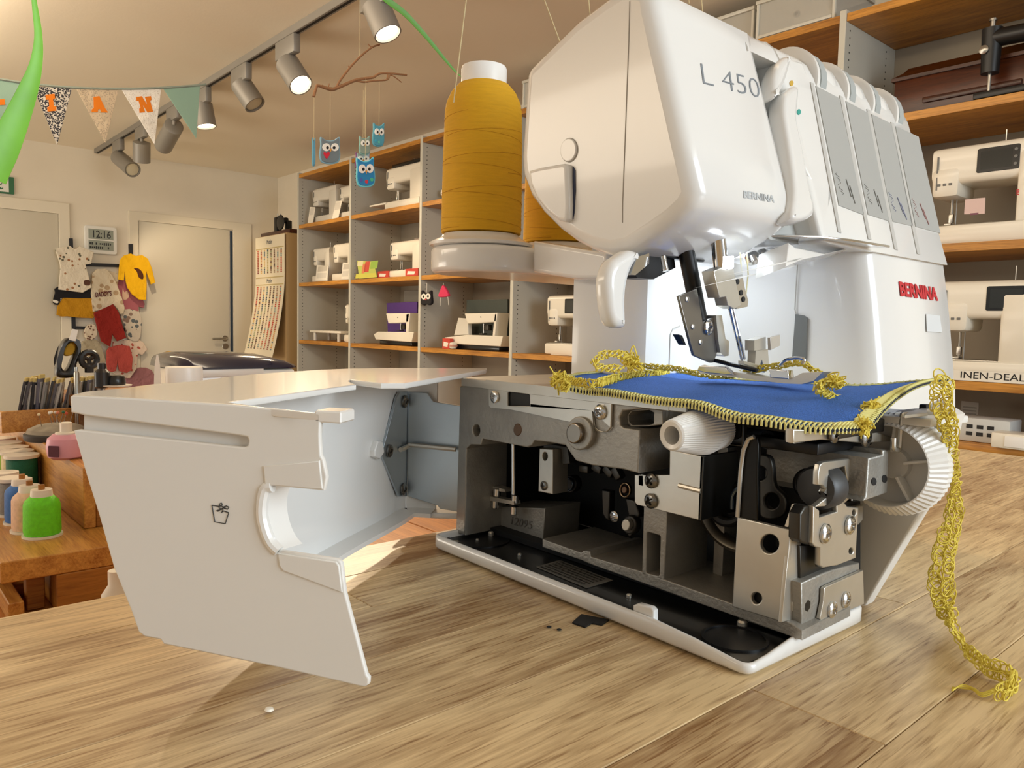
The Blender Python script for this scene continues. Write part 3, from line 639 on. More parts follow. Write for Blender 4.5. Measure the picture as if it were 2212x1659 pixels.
MB().box(((xl+xr)/2-.07, 2.88, zt_+.10), (.06, .05, .13), .012).box(((xl+xr)/2-.01, 2.9, zt_+.13), (.15, .04, .045), .012).box(((xl+xr)/2+.05, 2.92, zt_+.08), (.05, .05, .1), .01).build('body', m_black, t)
MB().cyl(((xl+xr)/2-.07, 2.88, zt_+.16), ((xl+xr)/2-.07, 2.88, zt_+.195), .006, seg=10).cyl(((xl+xr)/2-.02, 2.88, zt_+.15), ((xl+xr)/2-.02, 2.88, zt_+.19), .005, seg=10).build('spool_pins', m_steel, t)
# ------------------------------------------------------------------ the sewing machine (overlocker)
m_w = mat('machine_white', 'e6e4e0', .22, coat=.5); m_wm = mat('machine_white_matt', 'e3e0da', .38)
m_seam = mat('seam_shadow', 'aaa49b', .6); m_gp = mat('grey_panel', 'a9a9a5', .4)
m_cast = mat('cast_aluminium', 'a09c94', .45, .55, bump=.2, bscale=500, var=.12, vscale=60)
m_zinc = mat('zinc_plate', 'cfcbc1', .34, .8, var=.06, vscale=40); m_chrome = mat('chrome', 'd2d2d2', .12, 1.)
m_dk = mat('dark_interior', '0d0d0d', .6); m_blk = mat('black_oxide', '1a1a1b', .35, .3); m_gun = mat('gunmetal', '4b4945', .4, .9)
m_led = mat('led_glow', 'eaf4ff', .4, emit=9.)
SG = thing('overlock_sewing_machine', 'large white overlock sewing machine with its left side open, metal mechanism showing', 'sewing machine', (-.30, .42, 0))
PF = Plane((-.226, 0, .224), (0, 1, 0), (-.315, 0, 1))
# --- head nose
PN = PY(.325)
nose_px = [(1430, 0), (1418, -24), (1400, -33), (1372, -24), (1330, 3), (1268, 49), (1211, 104), (1165, 149), (1156, 168), (1152, 221), (1144, 348), (1147, 386), (1163, 427), (1189, 462), (1227, 500), (1262, 526), (1300, 545), (1340, 556), (1380, 551), (1440, 514), (1488, 466), (1510, 432), (1513, 408), (1500, 330), (1475, 200), (1450, 90)]
nose = [PN.uv(q) for q in nose_px][:20]+[(-.2385, .2080), (-.2305, .2135)]+[(-.226-.315*(z-.224), z) for z in (.2215, .25, .29, .318)]
nose[0] = (-.2575, .327)
head = plate('head_housing', m_w, SG, PN, [nose], .096, .0085, .010, px=False, smooth=50)
# seam line round the left face, latch, round cap
sx = [PN.uv(q) for q in zd((822, 0), (815, 300), (800, 700), (785, 1100), (772, 1400), (770, 1560), (805, 1640))]
PL = PY(.3149)
mb = MB(); mb.tube([(p[0], .3149, p[1]) for p in [PL.uv(q) for q in zd((822, 10), (815, 300), (800, 700), (785, 1100), (773, 1400), (772, 1520))]], .0003, 5)
mb.build('seam_line', m_seam, SG)
lt = zd((165, 1172), (250, 1148), (400, 1122), (425, 1130), (432, 1160), (440, 1400), (435, 1500), (415, 1520), (370, 1512), (300, 1455), (225, 1365), (180, 1270))
plate('latch', m_w, SG, PL, [lt], .012, .0022, .0045, smooth=50)
plate('latch_gap', mat('latch_gap', '2b3350', .5), SG, PL, [zd((436, 1135), (452, 1160), (455, 1300), (446, 1450), (436, 1500))], .001, 0, .0004)
plate('round_cap', m_w, SG, PL, [circ(zd((411, 1025))[0], 54/3.16, 80/3.16, 28, .1)], .004, .0006, .0012)
plate('cap_groove', m_seam, SG, PL, [circ(zd((411, 1025))[0], 57/3.16, 84/3.16, 28, .1), circ(zd((411, 1025))[0], 53/3.16, 79/3.16, 28, .1)], .001, 0, .0003)
# --- upper body behind: channel part and dial part share the profile
tx, tz = -.2575, .324
top = [p for p in nose[1:8]]
zb0 = .2075
fx = lambda z: -.226-.315*(z-.224)
def prof(shift, zb=zb0, back=-.375):
    return [(fx(zb)-shift, zb), (fx(.318)-shift, .318), (fx(.327)-.002-shift, .327), (fx(.332)-.006-shift, .332)] + [(-.285, .338), (-.31, .340), (-.345, .336), (-.36, .33), (-.372, .31), (back, .25), (back, zb)]
P4 = PY(.402)
plate('lever_channel', mat('channel_grey', 'b4b4b0', .4), SG, P4, [prof(.016)], .034, .001, 0, px=False)  # greyer than the white shell, recess shade put into the colour
br_ = [(fx(.3165), .3165)]+prof(0)[1:9]+[(-.372, .3165)]
plate('top_bridge', m_w, SG, PY(.399), [br_], .037, .001, 0, px=False, smooth=50)
plate('lever_surround', m_w, SG, PF, [[PF.uv(q) for q in zd((1905, 395), (2000, 420), (2040, 520), (2075, 620), (2190, 1180), (2212, 1340), (2150, 1560), (2075, 1250), (1990, 1100), (1935, 760), (1925, 560))]], .017, .002, 0, px=False)
P5 = PY(.4345)
body = plate('dial_housing', m_w, SG, P5, [prof(0)], .1965, .006, 0, px=False, smooth=50)
plate('threading_lever', m_w, SG, PF, [spline(zd((1812, 440), (1862, 396), (1893, 412), (1884, 490), (1860, 570), (1822, 655), (1788, 680), (1775, 620), (1780, 520)), 4, True)], .012, .004, .004, smooth=60)
plate('release_lever', m_w, SG, PF, [spline(zd((1850, 645), (1905, 606), (1934, 640), (1925, 760), (1922, 860), (1962, 1060), (2002, 1300), (2030, 1488), (1885, 1510), (1897, 1320), (1868, 1060), (1830, 820), (1830, 700)), 4, True)], .012, .003, .005, smooth=60)
for nm, c, q in (('yellow_dot', 'c8a13c', (1924, 570)), ('teal_dot', '2f9a8c', (1974, 766))):
    plate(nm, mat(nm, c, .5), SG, PF, [circ(zd(q)[0], 4, 6, 14)], .0006, 0, .0005)
m_txt = mat('grey_print', '7c8288', .5); m_red = mat('red_print', 'c4232e', .45); m_lt = mat('light_grey_print', 'b4b8ba', .5)
text('model_lettering', 'L 450', m_txt, SG, PF, *zd((1322, 572), (1715, 672), (1303, 432)), bold=-.02, off=.0001, ext=.0002)
text('brand_lettering', 'BERNINA', m_lt, SG, PF, *zd((1598, 1352), (1808, 1384), (1598, 1302)), bold=.03, off=.0001, ext=.0002)
# --- four tension panels with grooves and dials
GP = [[(1761, 186), (1812, 213), (1865, 465), (1811, 444)], [(1826, 219), (1873, 244), (1919, 478), (1874, 464)], [(1881.5, 247), (1924.5, 268), (1971, 489), (1926.6, 479)], [(1933, 273), (1983, 296), (2030, 504), (1977, 490)]]
GR = [[(1752, 178), (1812, 502)], [(1815, 207), (1877, 517)], [(1874, 236), (1934, 539)], [(1926, 264), (1983, 549)]]
DI = [(1763, 158), (1828, 192), (1883, 218), (1935, 246)]
for i in range(4):
    g = plate('tension_panel', m_gp, SG, PF, [GP[i]], .002, .0002, .0006)
    (a, b), (c, d) = GR[i]
    plate('groove', mat('groove_grey', 'bdbab4', .5), SG, PF, [[(a-3, b), (a+4, b+3), (c+4, d+2), (c-3, d)]], .001, 0, .0006)  # shade of the groove drawn as a flat grey strip
    y = PF.hit(DI[i])[1]
    dm = MB().lathe([(.0215, 0), (.0239, .001), (.0239, .0085), (.0215, .0095)], (-.2775, y, .3185), (0, 1, 0), 48, mod=lambda k, r: r*(1-.012*(k % 2)))
    dl = dm.build('tension_dial', mat('dial_grey', 'a5aaa9', .4), SG)
    MB().lathe([(.0225, 0), (.0244, .001), (.0244, .004), (.0225, .005)], (-.2775, y-.006, .3185), (0, 1, 0), 48).build('dial_number_ring', m_w, dl, smooth=50)
    if i < 3:
        MB().lathe([(.018, 0), (.0216, .006), (.0226, .012), (.022, .02), (.019, .024)], (-.279, y+.0105, .3172), (0, 1, 0), 48).build('panel_hump', m_w, SG, smooth=60)
    # little thread diagram
    mb = MB(); u0, v0 = PF.uv(GP[i][3]); u1, _ = PF.uv(GP[i][2])
    for k in range(5):
        mb.tube([(PF.o+PF.u*(u0+.008+.0022*math.sin(k*2.1+j))+PF.v*(v0+.008+.003*k+.0006*j)+PF.n*.0008) for j in range(5)], .00016, 4)
    for k in range(2):
        mb.tube([(PF.o+PF.u*(u0+.019+.003*k+.0016*j*(1 if i > 1 else .3))+PF.v*(v0+.02-.006*j-.004*k)+PF.n*.0008) for j in range(3)], .0004 if i < 2 else .0005, 4)
    mb.build('thread_diagram', mat('diagram_%d' % i, ['85847f', '8a8883', '8d90a6', 'a87f7c'][i], .5), g, smooth=0)
# --- lower body: column, back wall of the sewing area, left cheek
def xf(z): return float(np.interp(z, [.09, .129, .178, .2075], [-.2085, -.2115, -.218, -.2235]))
def section(z):
    f = xf(z); b = -.325
    k = [(-.389, .400), (-.332, .400), (b, .404), (b, .452), (b+.004, .470), (b+.014, .483), (b+.034, .490), (f-.03, .4925), (f-.012, .495), (f-.004, .4985), (f, .506), (f, .624), (f-.002, .629), (f-.008, .632), (-.389, .632)]
    return [(x, y, z) for x, y in k]
MB().loft([section(z) for z in (.112, .13, .15, .17, .19, .2085)]).build('body_column', m_w, SG, smooth=40)
def sec2(z, x, y0=.452): return [(-.389, y0, z), (x-.006, y0, z), (x, y0+.006, z), (x, .626, z), (x-.006, .632, z), (-.389, .632, z)]
MB().loft([sec2(.034, -.2185), sec2(.042, -.2135), sec2(.09, -.2085), sec2(.1192, -.2105)]).build('body_base', m_w, SG, smooth=40)
PB = PX(-.2145)
PBp = Plane((xf(.185), 0, .185), (0, 1, 0), (xf(.2)-xf(.16), 0, .04))
text('brand_lettering', 'BERNINA', m_red, SG, PBp, *z7((398, 662), (622, 692), (388, 575)), bold=.035, off=.0003)
# door outlines and the dark slit on the sewing-area walls
PBW = PX(-.3249)
def line(name, P, pts, r, m=m_seam, off=.0001):
    return MB().tube([P.o+P.u*a+P.v*b+P.n*off for a, b in [P.uv(q) for q in pts]], r, 5).build(name, m, SG)
line('seam_line', PBW, ze((1388, 395), (1380, 560), (1372, 725), (1350, 740), (1080, 752)), .0004)
line('seam_line', PBW, ze((775, 1040), (782, 830), (800, 790), (850, 770)), .0004)
PCL = PY(.4905)
plate('side_slot', mat('slot_shadow', '6a6b68', .6), SG, PCL, [ze((1640, 690), (1700, 700), (1722, 715), (1712, 1020), (1618, 985))], .001, .0002, .0008)
line('seam_line', PCL, ze((1655, 345), (1645, 500), (1636, 660), (1645, 690)), .0004, off=.0005)
# small print block under the brand
plate('print_block', mat('print_block', 'd3d5d6', .5), SG, PBp, [z7((550, 770), (632, 780), (645, 880), (555, 875))], .0004, 0, .0006)
# --- bed plate
MB().box((-.326, .388, .1158), (.188, .130, .0062), .0006, 1).build('bed_plate', m_zinc, SG)
MB().box((-.305, .40, .1188), (.04, .05, .0012), .0004, 1).build('needle_plate', m_chrome, SG)
# under-head opening, LED and front thread guides
MB().box((-.283, .362, .1965), (.035, .04, .004), .001).build('head_opening_dark', m_dk, SG)  # flat black plate stands for the dark inside of the opening
led = MB().box((-.300, .440, .2055), (.026, .036, .003), .001).build('light_diffuser', m_led, SG)
area('machine_led', (-.297, .435, .2015), (-.285, .42, .1), .035, .04, .022, (.80, .91, 1.))
area('machine_led_front', (-.252, .395, .2015), (-.26, .40, .1), .02, .02, .008, (.80, .91, 1.))
MB().lathe([(.004, 0), (.004, .006), (.003, .007)], (-.245, .372, .196), (0, .1, -1), 14).build('led_lens', m_led, SG)
# reflective guide plate that sticks out beside the column
plate('thread_guide_plate', m_chrome, SG, PZ(.2105), [[(-.262, .408), (-.238, .404), (-.219, .425), (-.2125, .452), (-.2095, .497), (-.2135, .4975), (-.25, .47)]], .0014, .0004, px=False)
plate('guide_bracket', m_w, SG, PF, [ze((1660, 175), (1700, 205), (1900, 250), (2150, 200), (1760, 290), (1640, 345))], .02, .001, -.006)
# --- presser bar, needle bar, needle clamp, needles
PP = PX(-.262)
def H(P, q, off=0): return Vector(P.hit(q)+P.n*off)
a, b = ze((880, 200), (985, 740))
MB().cyl(H(PP, a), H(PP, b), .0046, seg=18).build('presser_bar', m_blk, SG)
lv = plate('presser_lift_lever', m_w, SG, PP, [spline(ze((570, 285), (520, 370), (485, 470), (470, 600), (473, 765), (440, 785), (395, 772), (362, 690), (345, 560), (345, 440), (380, 340), (430, 300), (505, 255)), 4, True)], .011, .004, .002, smooth=60)
mb = MB(); poly(mb, PP, ze((512, 420), (560, 300), (640, 275), (640, 345), (545, 425)), .006)
mb.build('lever_pivot', m_chrome, SG)
mb = MB(); poly(mb, PP, ze((590, 400), (640, 290), (860, 240), (880, 370), (730, 450), (620, 442)), .012, -.006)
mb.build('bar_guide', m_blk, SG)
MB().cyl(H(PP, ze((690, 300))[0], .004), H(PP, ze((690, 400))[0], .006), .0018).build('spring_pin', m_chrome, SG)
ap = plate('foot_arm_plate', mat('foot_arm_steel', '8b8781', .3, .9), SG, PP, [ze((780, 568), (905, 517), (945, 745), (1000, 720), (1040, 700), (1065, 880), (1040, 960), (1022, 1018), (1000, 1020), (885, 970), (862, 890))], .0018, .0003, .006)
mb = MB(); poly(mb, PP, ze((1015, 698), (1055, 698), (1080, 855), (1105, 872), (1102, 970), (1072, 975), (1045, 950), (1030, 860)), .01, .008)
mb.build('foot_holder', m_zinc, SG)
mb = MB(); poly(mb, PP, ze((808, 828), (835, 835), (862, 900), (850, 900)), .004, .003); mb.build('foot_hook', m_blk, SG)
for q in ze((836, 590), (875, 775), (928, 880)):
    MB().lathe([(.0016, 0), (.0016, .001), (.0008, .0014)], H(PP, q, .0055), (1, 0, 0), 12).build('rivet', m_chrome, SG)
def screw_mesh(R=.0042, h=.0022, name='screw'):
    "pan head with a pressed cross recess"
    bm = bmesh.new(); n = 32; rings = [0., .12, .24, .36, .48, .6, .72, .84, .94, 1., 1.]; vs = []
    for k, r in enumerate(rings):
        row = []
        for i in range(n):
            a = 2*math.pi*i/n; x, y = r*math.cos(a), r*math.sin(a)
            z = h*math.sqrt(max(0, 1-(r*.9)**2)) if k < len(rings)-1 else 0
            if min(abs(x), abs(y)) < .15 and max(abs(x), abs(y)) < .58: z -= h*.75
            row.append(bm.verts.new((x*R, y*R, z)))
            if k == 0: row = row*1; 
            if k == 0 and i == 0: c0 = row[0]
        vs.append(row)
    for k in range(1, len(rings)-1):
        for i in range(n): bm.faces.new((vs[k][i], vs[k+1][i], vs[k+1][(i+1) % n], vs[k][(i+1) % n]))
    for v in vs[0][1:]: bm.verts.remove(v)
    for i in range(n): bm.faces.new((vs[0][0], vs[1][i], vs[1][(i+1) % n]))
    me = bpy.data.meshes.new(name); bm.to_mesh(me); bm.free()
    me.polygons.foreach_set('use_smooth', [True]*len(me.polygons)); me.set_sharp_from_angle(angle=math.radians(40))
    return me
SCR = screw_mesh(); SCR.materials.append(m_chrome); SCRG = screw_mesh(name='screw_dark'); SCRG.materials.append(mat('screw_grey', '7d7b77', .25, .95))
def screw(P, q, R=.0042, rot=0., off=0., me=None, parent=None):
    p = P.hit(q)+P.n*off; o = bpy.data.objects.new('screw', me or SCR); COL.objects.link(o)
    T = Matrix.Identity(4); s = R/.0042; ca, sa = math.cos(rot), math.sin(rot)
    u = P.u*ca+P.v*sa; v = P.v*ca-P.u*sa
    for i in range(3): T[i][0] = u[i]*s; T[i][1] = v[i]*s; T[i][2] = P.n[i]*s; T[i][3] = p[i]
    par = parent or SG; o.parent = par; o.matrix_basis = wm(par).inverted() @ T; return o
screw(PP, ze((978, 780))[0], .0044, .5, .006)
PQ = PX(-.248)
a, b = ze((1110, 180), (1130, 390))
MB().cyl(H(PQ, a), H(PQ, b), .0042, seg=18).build('needle_bar', m_chrome, SG)
plate('needle_clamp', m_zinc, SG, PQ, [ze((1037, 398), (1165, 350), (1225, 630), (1180, 655), (1135, 632), (1122, 572), (1078, 580), (1058, 500))], .008, .0004, .004)
mb = MB(); poly(mb, PQ, ze((1168, 340), (1240, 352), (1245, 395), (1265, 510), (1290, 600), (1285, 640), (1215, 655), (1175, 400)), .005, .0025)
nc = mb.build('clamp_side', m_chrome, SG)
for q in ze((1215, 470), (1240, 545), (1255, 590)):
    MB().cyl(H(PQ, q, .0025), H(PQ, q, .0029), .0016, seg=12).build('clamp_hole', m_dk, nc)
a, b = ze((1192, 650), (1278, 1035))
MB().tube([H(PQ, a), H(PQ, (a[0]*.6+b[0]*.4, a[1]*.6+b[1]*.4)), H(PQ, b)], .001, 8, rfun=lambda t: .0012-.0006*t).build('needle', m_chrome, SG)
MB().tube([H(PQ, (a[0]+6, a[1])), H(PQ, (b[0]+4, b[1]-12))], .0008, 8).build('needle', m_chrome, SG)
# knife upright and presser foot
PK2 = PX(-.236)
mb = MB()
for pts, t, o_ in ((ze((1357, 870), (1435, 845), (1435, 930), (1357, 940)), .006, 0), (ze((1378, 940), (1460, 930), (1470, 1060), (1440, 1090), (1420, 1000), (1390, 1080), (1370, 1075)), .005, -.001), (ze((1290, 1010), (1400, 1040), (1395, 1065), (1290, 1030)), .004, 0)): poly(mb, PK2, pts, t, o_)
kn = mb.build('upper_knife_holder', m_zinc, SG)
plate('knife_lamp_face', mat('knife_face', 'cfc8bd', .3, .5), kn, PK2, [ze((1435, 850), (1502, 830), (1502, 905), (1438, 935))], .002, .0003, .003)
PFt = PY(.386)
mb = MB()
for pts, t, o_ in ((ze((988, 1075), (1010, 1040), (1030, 1035), (1210, 1080), (1440, 1120), (1620, 1130), (1700, 1090), (1835, 1085), (1775, 1145), (1690, 1168), (1560, 1162), (1300, 1130), (1000, 1095)), .010, .002),):
    poly(mb, PFt, pts, t, o_)
ft = mb.build('presser_foot', m_zinc, SG)
plate('foot_block', m_chrome, ft, PFt, [ze((1000, 1075), (1012, 1042), (1190, 1048), (1245, 1105), (1060, 1090))], .004, .0004, .005)
plate('foot_block', m_chrome, ft, PFt, [ze((1480, 1065), (1610, 1075), (1618, 1132), (1490, 1122))], .006, .0004, .004)
MB().tube([H(PFt, q, .004) for q in ze((1025, 985), (1130, 1010), (1250, 1040), (1400, 1075))], .0012, 8).build('foot_spring', m_blk, SG)
MB().tube(spline([H(PFt, q, .001) for q in ze((1540, 1040), (1580, 1005), (1650, 990), (1700, 1000), (1695, 1030))], 6), .001, 8).build('wire_guide', m_chrome, SG)
for q, r in zip(ze((1330, 270), (1400, 250), (1510, 150), (1500, 230)), (.005, .004, .006, .008)):
    MB().lathe([(r*.6, 0), (r, .002), (r, .006), (r*.5, .008)], H(PX(-.262), q), (.3, .2, -1), 18).build('thread_guide', m_chrome, SG)
mb = MB()
for x0 in (1255, 1300):
    mb.tube([H(PQ, q, .001) for q in ze((x0-5, 270), (x0+5, 420), (x0-20, 640))], .0004, 5)
mb.build('needle_thread', mat('needle_thread', 'd8cfa0', .7), SG)
# ------------------------------------------------------------------ open mechanism on the left side
YC, YL = .325, .338
PC, PS_ = PY(YC), PY(YL)
MB().box((-.335, .535, .0187), (.19, .165, .036), .004).build('body_foot', m_wm, SG)
# tray
A_, B_, C_, D_ = [(-.4255, .3045), (-.1765, .2995), (-.1735, .4085), (-.4255, .4085)]
def ring_pts():
    "outer path of the tray with the rim height, corners rounded"
    out = []
    cs = [A_, B_, C_, D_]
    for i in range(4):
        p0, p, p2 = [np.array(cs[(i+k) % 4]) for k in (-1, 0, 1)]
        r = .007
        a = p+(p0-p)/np.linalg.norm(p0-p)*r; b = p+(p2-p)/np.linalg.norm(p2-p)*r
        for t in np.linspace(0, 1, 6): out.append((1-t)**2*a+2*t*(1-t)*p+t*t*b)
        n = 10
        a2 = p2+(p-p2)/np.linalg.norm(p-p2)*r
        for k in range(1, n): out.append(b+(a2-b)*k/n)
    return out
rp = ring_pts(); ctr = np.mean(rp, axis=0)
def rimz(p):
    d = math.hypot(p[0]-B_[0], p[1]-B_[1]); return .0066+.0042*min(1, max(0, (d-.012)/.03))
def inset(i, d):
    p = rp[i]; a = rp[i-1]; b = rp[(i+1) % len(rp)]; t = (b-a)/np.linalg.norm(b-a); n = np.array([-t[1], t[0]])
    return p+n*d
n = len(rp); rings = []
for d, zz in ((.004, .0005), (.0012, .0014), (0, .003)): rings.append([(*inset(i, d), zz) for i in range(n)])
for d, dz in ((0, -.0012), (.0008, -.0002), (.0016, 0), (.0024, -.0003), (.003, -.0014)): rings.append([(*inset(i, d), rimz(rp[i])+dz) for i in range(n)])
rings.append([(*inset(i, .003), .002) for i in range(n)])
tray = MB().loft(rings).build('base_tray', m_w, SG, smooth=50)
MB().add([(*inset(i, .0031), .0062) for i in range(n)]+[(*inset(i, .0031), .003) for i in range(n)], [tuple(range(n))]+[(i, (i+1) % n, n+(i+1) % n, n+i) for i in range(n)]).build('base_plate', mat('base_black', '101010', .3, coat=.3), SG)
PT = PZ(.0063)
st = plate('type_label', mat('sticker_grey', '6d6b66', .5), tray, PT, [zc((570, 388), (685, 355), (938, 452), (812, 490))], .0002, 0, .0003)
a, b, c, d = [np.array(PT.uv(q)) for q in zc((578, 388), (812, 482), (925, 452), (688, 360))]
mb = MB(); random.seed(5)
for k in range(6):
    t = (k+.5)/6; p = a+(d-a)*t; q = b+(c-b)*t; s0 = .03
    while s0 < .93:
        w = .02+.05*random.random(); e0 = p+(q-p)*s0; e1 = p+(q-p)*min(s0+w, .95); dd = (d-a)/np.linalg.norm(d-a)*.0009
        mb.add([(*(e0-dd), .00675), (*(e1-dd), .00675), (*(e1+dd), .00675), (*(e0+dd), .00675)], [(0, 1, 2, 3)]); s0 += w+.015
mb.build('label_print', mat('print_dark', '25241f', .6), st, smooth=0, fix=False)
tb = plate('tray_clip', m_w, SG, Plane((-.205, .3035, 0), (1, 0, 0), (0, 0, 1)), [zc((1032, 640), (1033, 570), (1055, 562), (1118, 580), (1132, 595), (1133, 650))], .004, .0008)
for q, r in zip(zc((355, 236), (1014, 532), (1555, 670), (492, 334), (290, 262)), (.0022, .0016, .0026, .0014, .0012)):
    MB().lathe([(r, 0), (r, r*.9), (r*.7, r*1.3), (r*.4, r*1.2)], PT.hit(q), (0, 0, 1), 16).build('tray_bolt', m_zinc, SG)
MB().lathe([(.022, 0), (.022, .0009), (.0205, .0009), (.0205, .0002)], (-.408, .332, .0062), (0, 0, 1), 40).build('foot_ring', m_blk, SG)
MB().lathe([(.016, 0), (.016, .0009), (.0145, .0009), (.0145, .0002)], (-.1985, .3225, .0062), (0, 0, 1), 40).build('foot_ring', m_blk, SG)
# dark inside
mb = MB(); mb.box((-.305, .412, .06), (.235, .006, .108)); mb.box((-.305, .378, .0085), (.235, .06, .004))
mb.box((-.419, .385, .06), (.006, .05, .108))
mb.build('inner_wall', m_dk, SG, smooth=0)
# casting: post and beam
cast = plate('casting_frame', m_cast, SG, PC, [za((345, 275), (430, 268), (1560, 365), (1572, 378), (1792, 388), (1792, 455), (1640, 470), (1615, 520), (1622, 585), (1650, 604), (1775, 622), (1765, 968), (1640, 935), (1400, 905), (1268, 868), (1225, 810), (1185, 745), (1060, 722), (940, 708), (915, 745), (880, 762), (525, 692), (512, 742), (430, 738), (395, 772), (385, 1462), (312, 1440)),
    circ(za((474, 625))[0], 29/3.69, 46/3.69, 18)], .038, .0008)
plate('casting_tab', m_cast, cast, PC, [za((1640, 470), (1792, 455), (1900, 470), (1905, 585), (1790, 600), (1650, 604), (1622, 585), (1615, 520)), za((1660, 478), (1795, 468), (1832, 490), (1830, 575), (1790, 592), (1660, 590), (1632, 560), (1630, 510))], .02, .0005, -.006)
plate('hole_dark', m_blk, SG, PC, [circ(za((474, 625))[0], 29/3.69, 46/3.69, 18)], .004, 0, -.006)  # black disc set back in the hole, its dark inside as colour
plate('bronze_plug', mat('bronze', '6b5443', .35, .9), SG, PC, [circ(za((805, 620))[0], 33/3.69, 50/3.69, 20)], .006, .0006, .0004)
w = za((1330, 645))[0]
plate('pivot_washer', m_cast, SG, PC, [circ(w, 104/3.69, 134/3.69, 36)], .005, .0008, .004)
plate('pivot_shaft', mat('shaft_steel', '8a8175', .2, 1.), SG, PC, [circ(za((1316, 642))[0], 62/3.69, 84/3.69, 30)], .008, .001, .007)
plate('top_bracket', m_zinc, SG, PC, [za((590, 262), (600, 252), (1600, 338), (1572, 372), (1562, 600), (1535, 632), (1492, 640), (1448, 628), (1422, 595), (1412, 470), (925, 418), (922, 448), (742, 432), (738, 455), (610, 448), (592, 430)), za((742, 325), (755, 318), (905, 330), (920, 345), (922, 432), (742, 428))], .0016, .0003, .002)
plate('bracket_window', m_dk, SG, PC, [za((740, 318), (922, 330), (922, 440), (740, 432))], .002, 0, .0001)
screw(PC, za((645, 358))[0], .0041, .3, .0022); screw(PC, za((1487, 478))[0], .0044, 1.0, .0022)
MB().box((-.318, .3238, .1160), (.150, .0022, .0062), .0002, 1).build('top_flange', m_zinc, SG)
# recessed wall with cast number, sill, column
rec = plate('recess_wall', m_cast, SG, PY(.358), [za((600, 1228), (1022, 1246), (1006, 1505), (600, 1400))], .035, .0006)
text('cast_number', '12095', mat('cast_light', '8b8782', .5, .8), rec, PY(.3579), *za((755, 1372), (915, 1412), (765, 1312)), bold=-.005, ext=.0006)
plate('sill', m_cast, SG, PS_, [zc((600, 252), (785, 318), (798, 308), (828, 312), (832, 338), (1075, 408), (1180, 445), (1505, 560), (1790, 655), (1842, 690), (1840, 738), (830, 374), (785, 354), (600, 292))], .05, .0006)
col = plate('casting_column', m_cast, SG, PS_, [zb((118, 900), (265, 935), (246, 1378), (105, 1340)), zb((146, 1076), (216, 1096), (222, 1105), (216, 1345), (208, 1352), (138, 1334), (132, 1326), (138, 1082))], .04, .0006)
MB().box((-.2405, .385, .05), (.006, .03, .08)).build('inner_partition', m_cast, SG, smooth=0)
# thread-guide rods and small block inside the left opening
PI = PY(.350)
mb = MB()
for x0, y0, y1 in ((545, 740, 1050), (770, 735, 1175)):
    mb.cyl(PI.hit(za((x0, y0))[0]), PI.hit(za((x0+2, y1))[0]), .0017, seg=12)
mb.build('guide_rods', m_chrome, SG)
mb = MB(); poly(mb, PI, za((518, 1130), (800, 1185), (802, 1215), (520, 1165)), .006, .003); poly(mb, PI, za((490, 1055), (560, 1058), (706, 1098), (704, 1118), (520, 1090), (520, 1150), (490, 1140)), .008, 0)
gb = mb.build('rod_bracket', m_zinc, SG)
for q in za((545, 1085), (640, 1118), (625, 1212), (780, 1262), (785, 1170)):
    MB().cyl(PI.hit(q)+np.array([0, 0, .003]), PI.hit(q)-np.array([0, 0, .003]), .0028, seg=12, bev=.0005).build('bracket_bolt', m_chrome, gb)
blk = plate('clamp_block', m_zinc, SG, PY(.343), [za((978, 768), (1084, 778), (1082, 1135), (968, 1112)), circ(za((1021, 832))[0], 21/3.69, 33/3.69, 16)], .014, .0005)
screw(PY(.343), za((1016, 1066))[0], .003, .2, .0, SCRG)
plate('block_strap', m_gun, SG, PY(.349), [za((1010, 722), (1200, 760), (1220, 890), (1160, 900), (1150, 775), (1010, 765))], .008, .0004)
PD = PY(.366)
def disc(nm, q, rx, ry, m, P, t=.006, hole=None, off=0., bev=.0006, s=3.69):
    lp = [circ(q, rx/s, ry/s, 28)]
    if hole: lp.append(circ(q, hole[0]/s, hole[1]/s, 20))
    return plate(nm, m, SG, P, lp, t, bev, off)
disc('drive_disc', za((1215, 1055))[0], 55, 70, m_blk, PD); disc('disc_ring', za((1215, 1055))[0], 42, 56, mat('ring_blue_steel', '5b6672', .25, 1.), PD, .003, (32, 44), .002)
plate('looper_lever', m_gun, SG, PD, [za((1470, 1098), (1535, 1112), (1530, 1345), (1500, 1330), (1478, 1290))], .006, .001)
plate('looper_arm', m_gun, SG, PY(.360), [za((1660, 1165), (1735, 1185), (1772, 1290), (1765, 1320), (1690, 1330))], .006, .001)
disc('snap_ring', za((1655, 1102))[0], 46, 62, mat('bronze_bright', 'a58d70', .25, 1.), PY(.358), .002, (33, 47))
disc('snap_pin', za((1650, 1100))[0], 22, 30, mat('bronze', '6b5443', .35, .9), PY(.358), .004)
disc('arm_pivot', za((1690, 1380))[0], 56, 78, m_gun, PY(.357), .006, None, 0, .0012); disc('arm_pivot_pin', za((1688, 1374))[0], 34, 48, m_zinc, PY(.357), .004, None, .003)
plate('arm_tail', m_gun, SG, PY(.3575), [za((1660, 1420), (1730, 1430), (1695, 1475))], .004, .0004)
screw(PY(.360), za((1576, 1310))[0], .0036, .3)
for k, q in enumerate(za((1350, 930), (1450, 925), (1540, 950), (1605, 965))):
    MB().box(PY(.36).hit(q), (.008, .006, .005), .001, rot=Matrix.Rotation(.3*k, 3, 'Y')).build('linkage_piece', m_gun, SG)
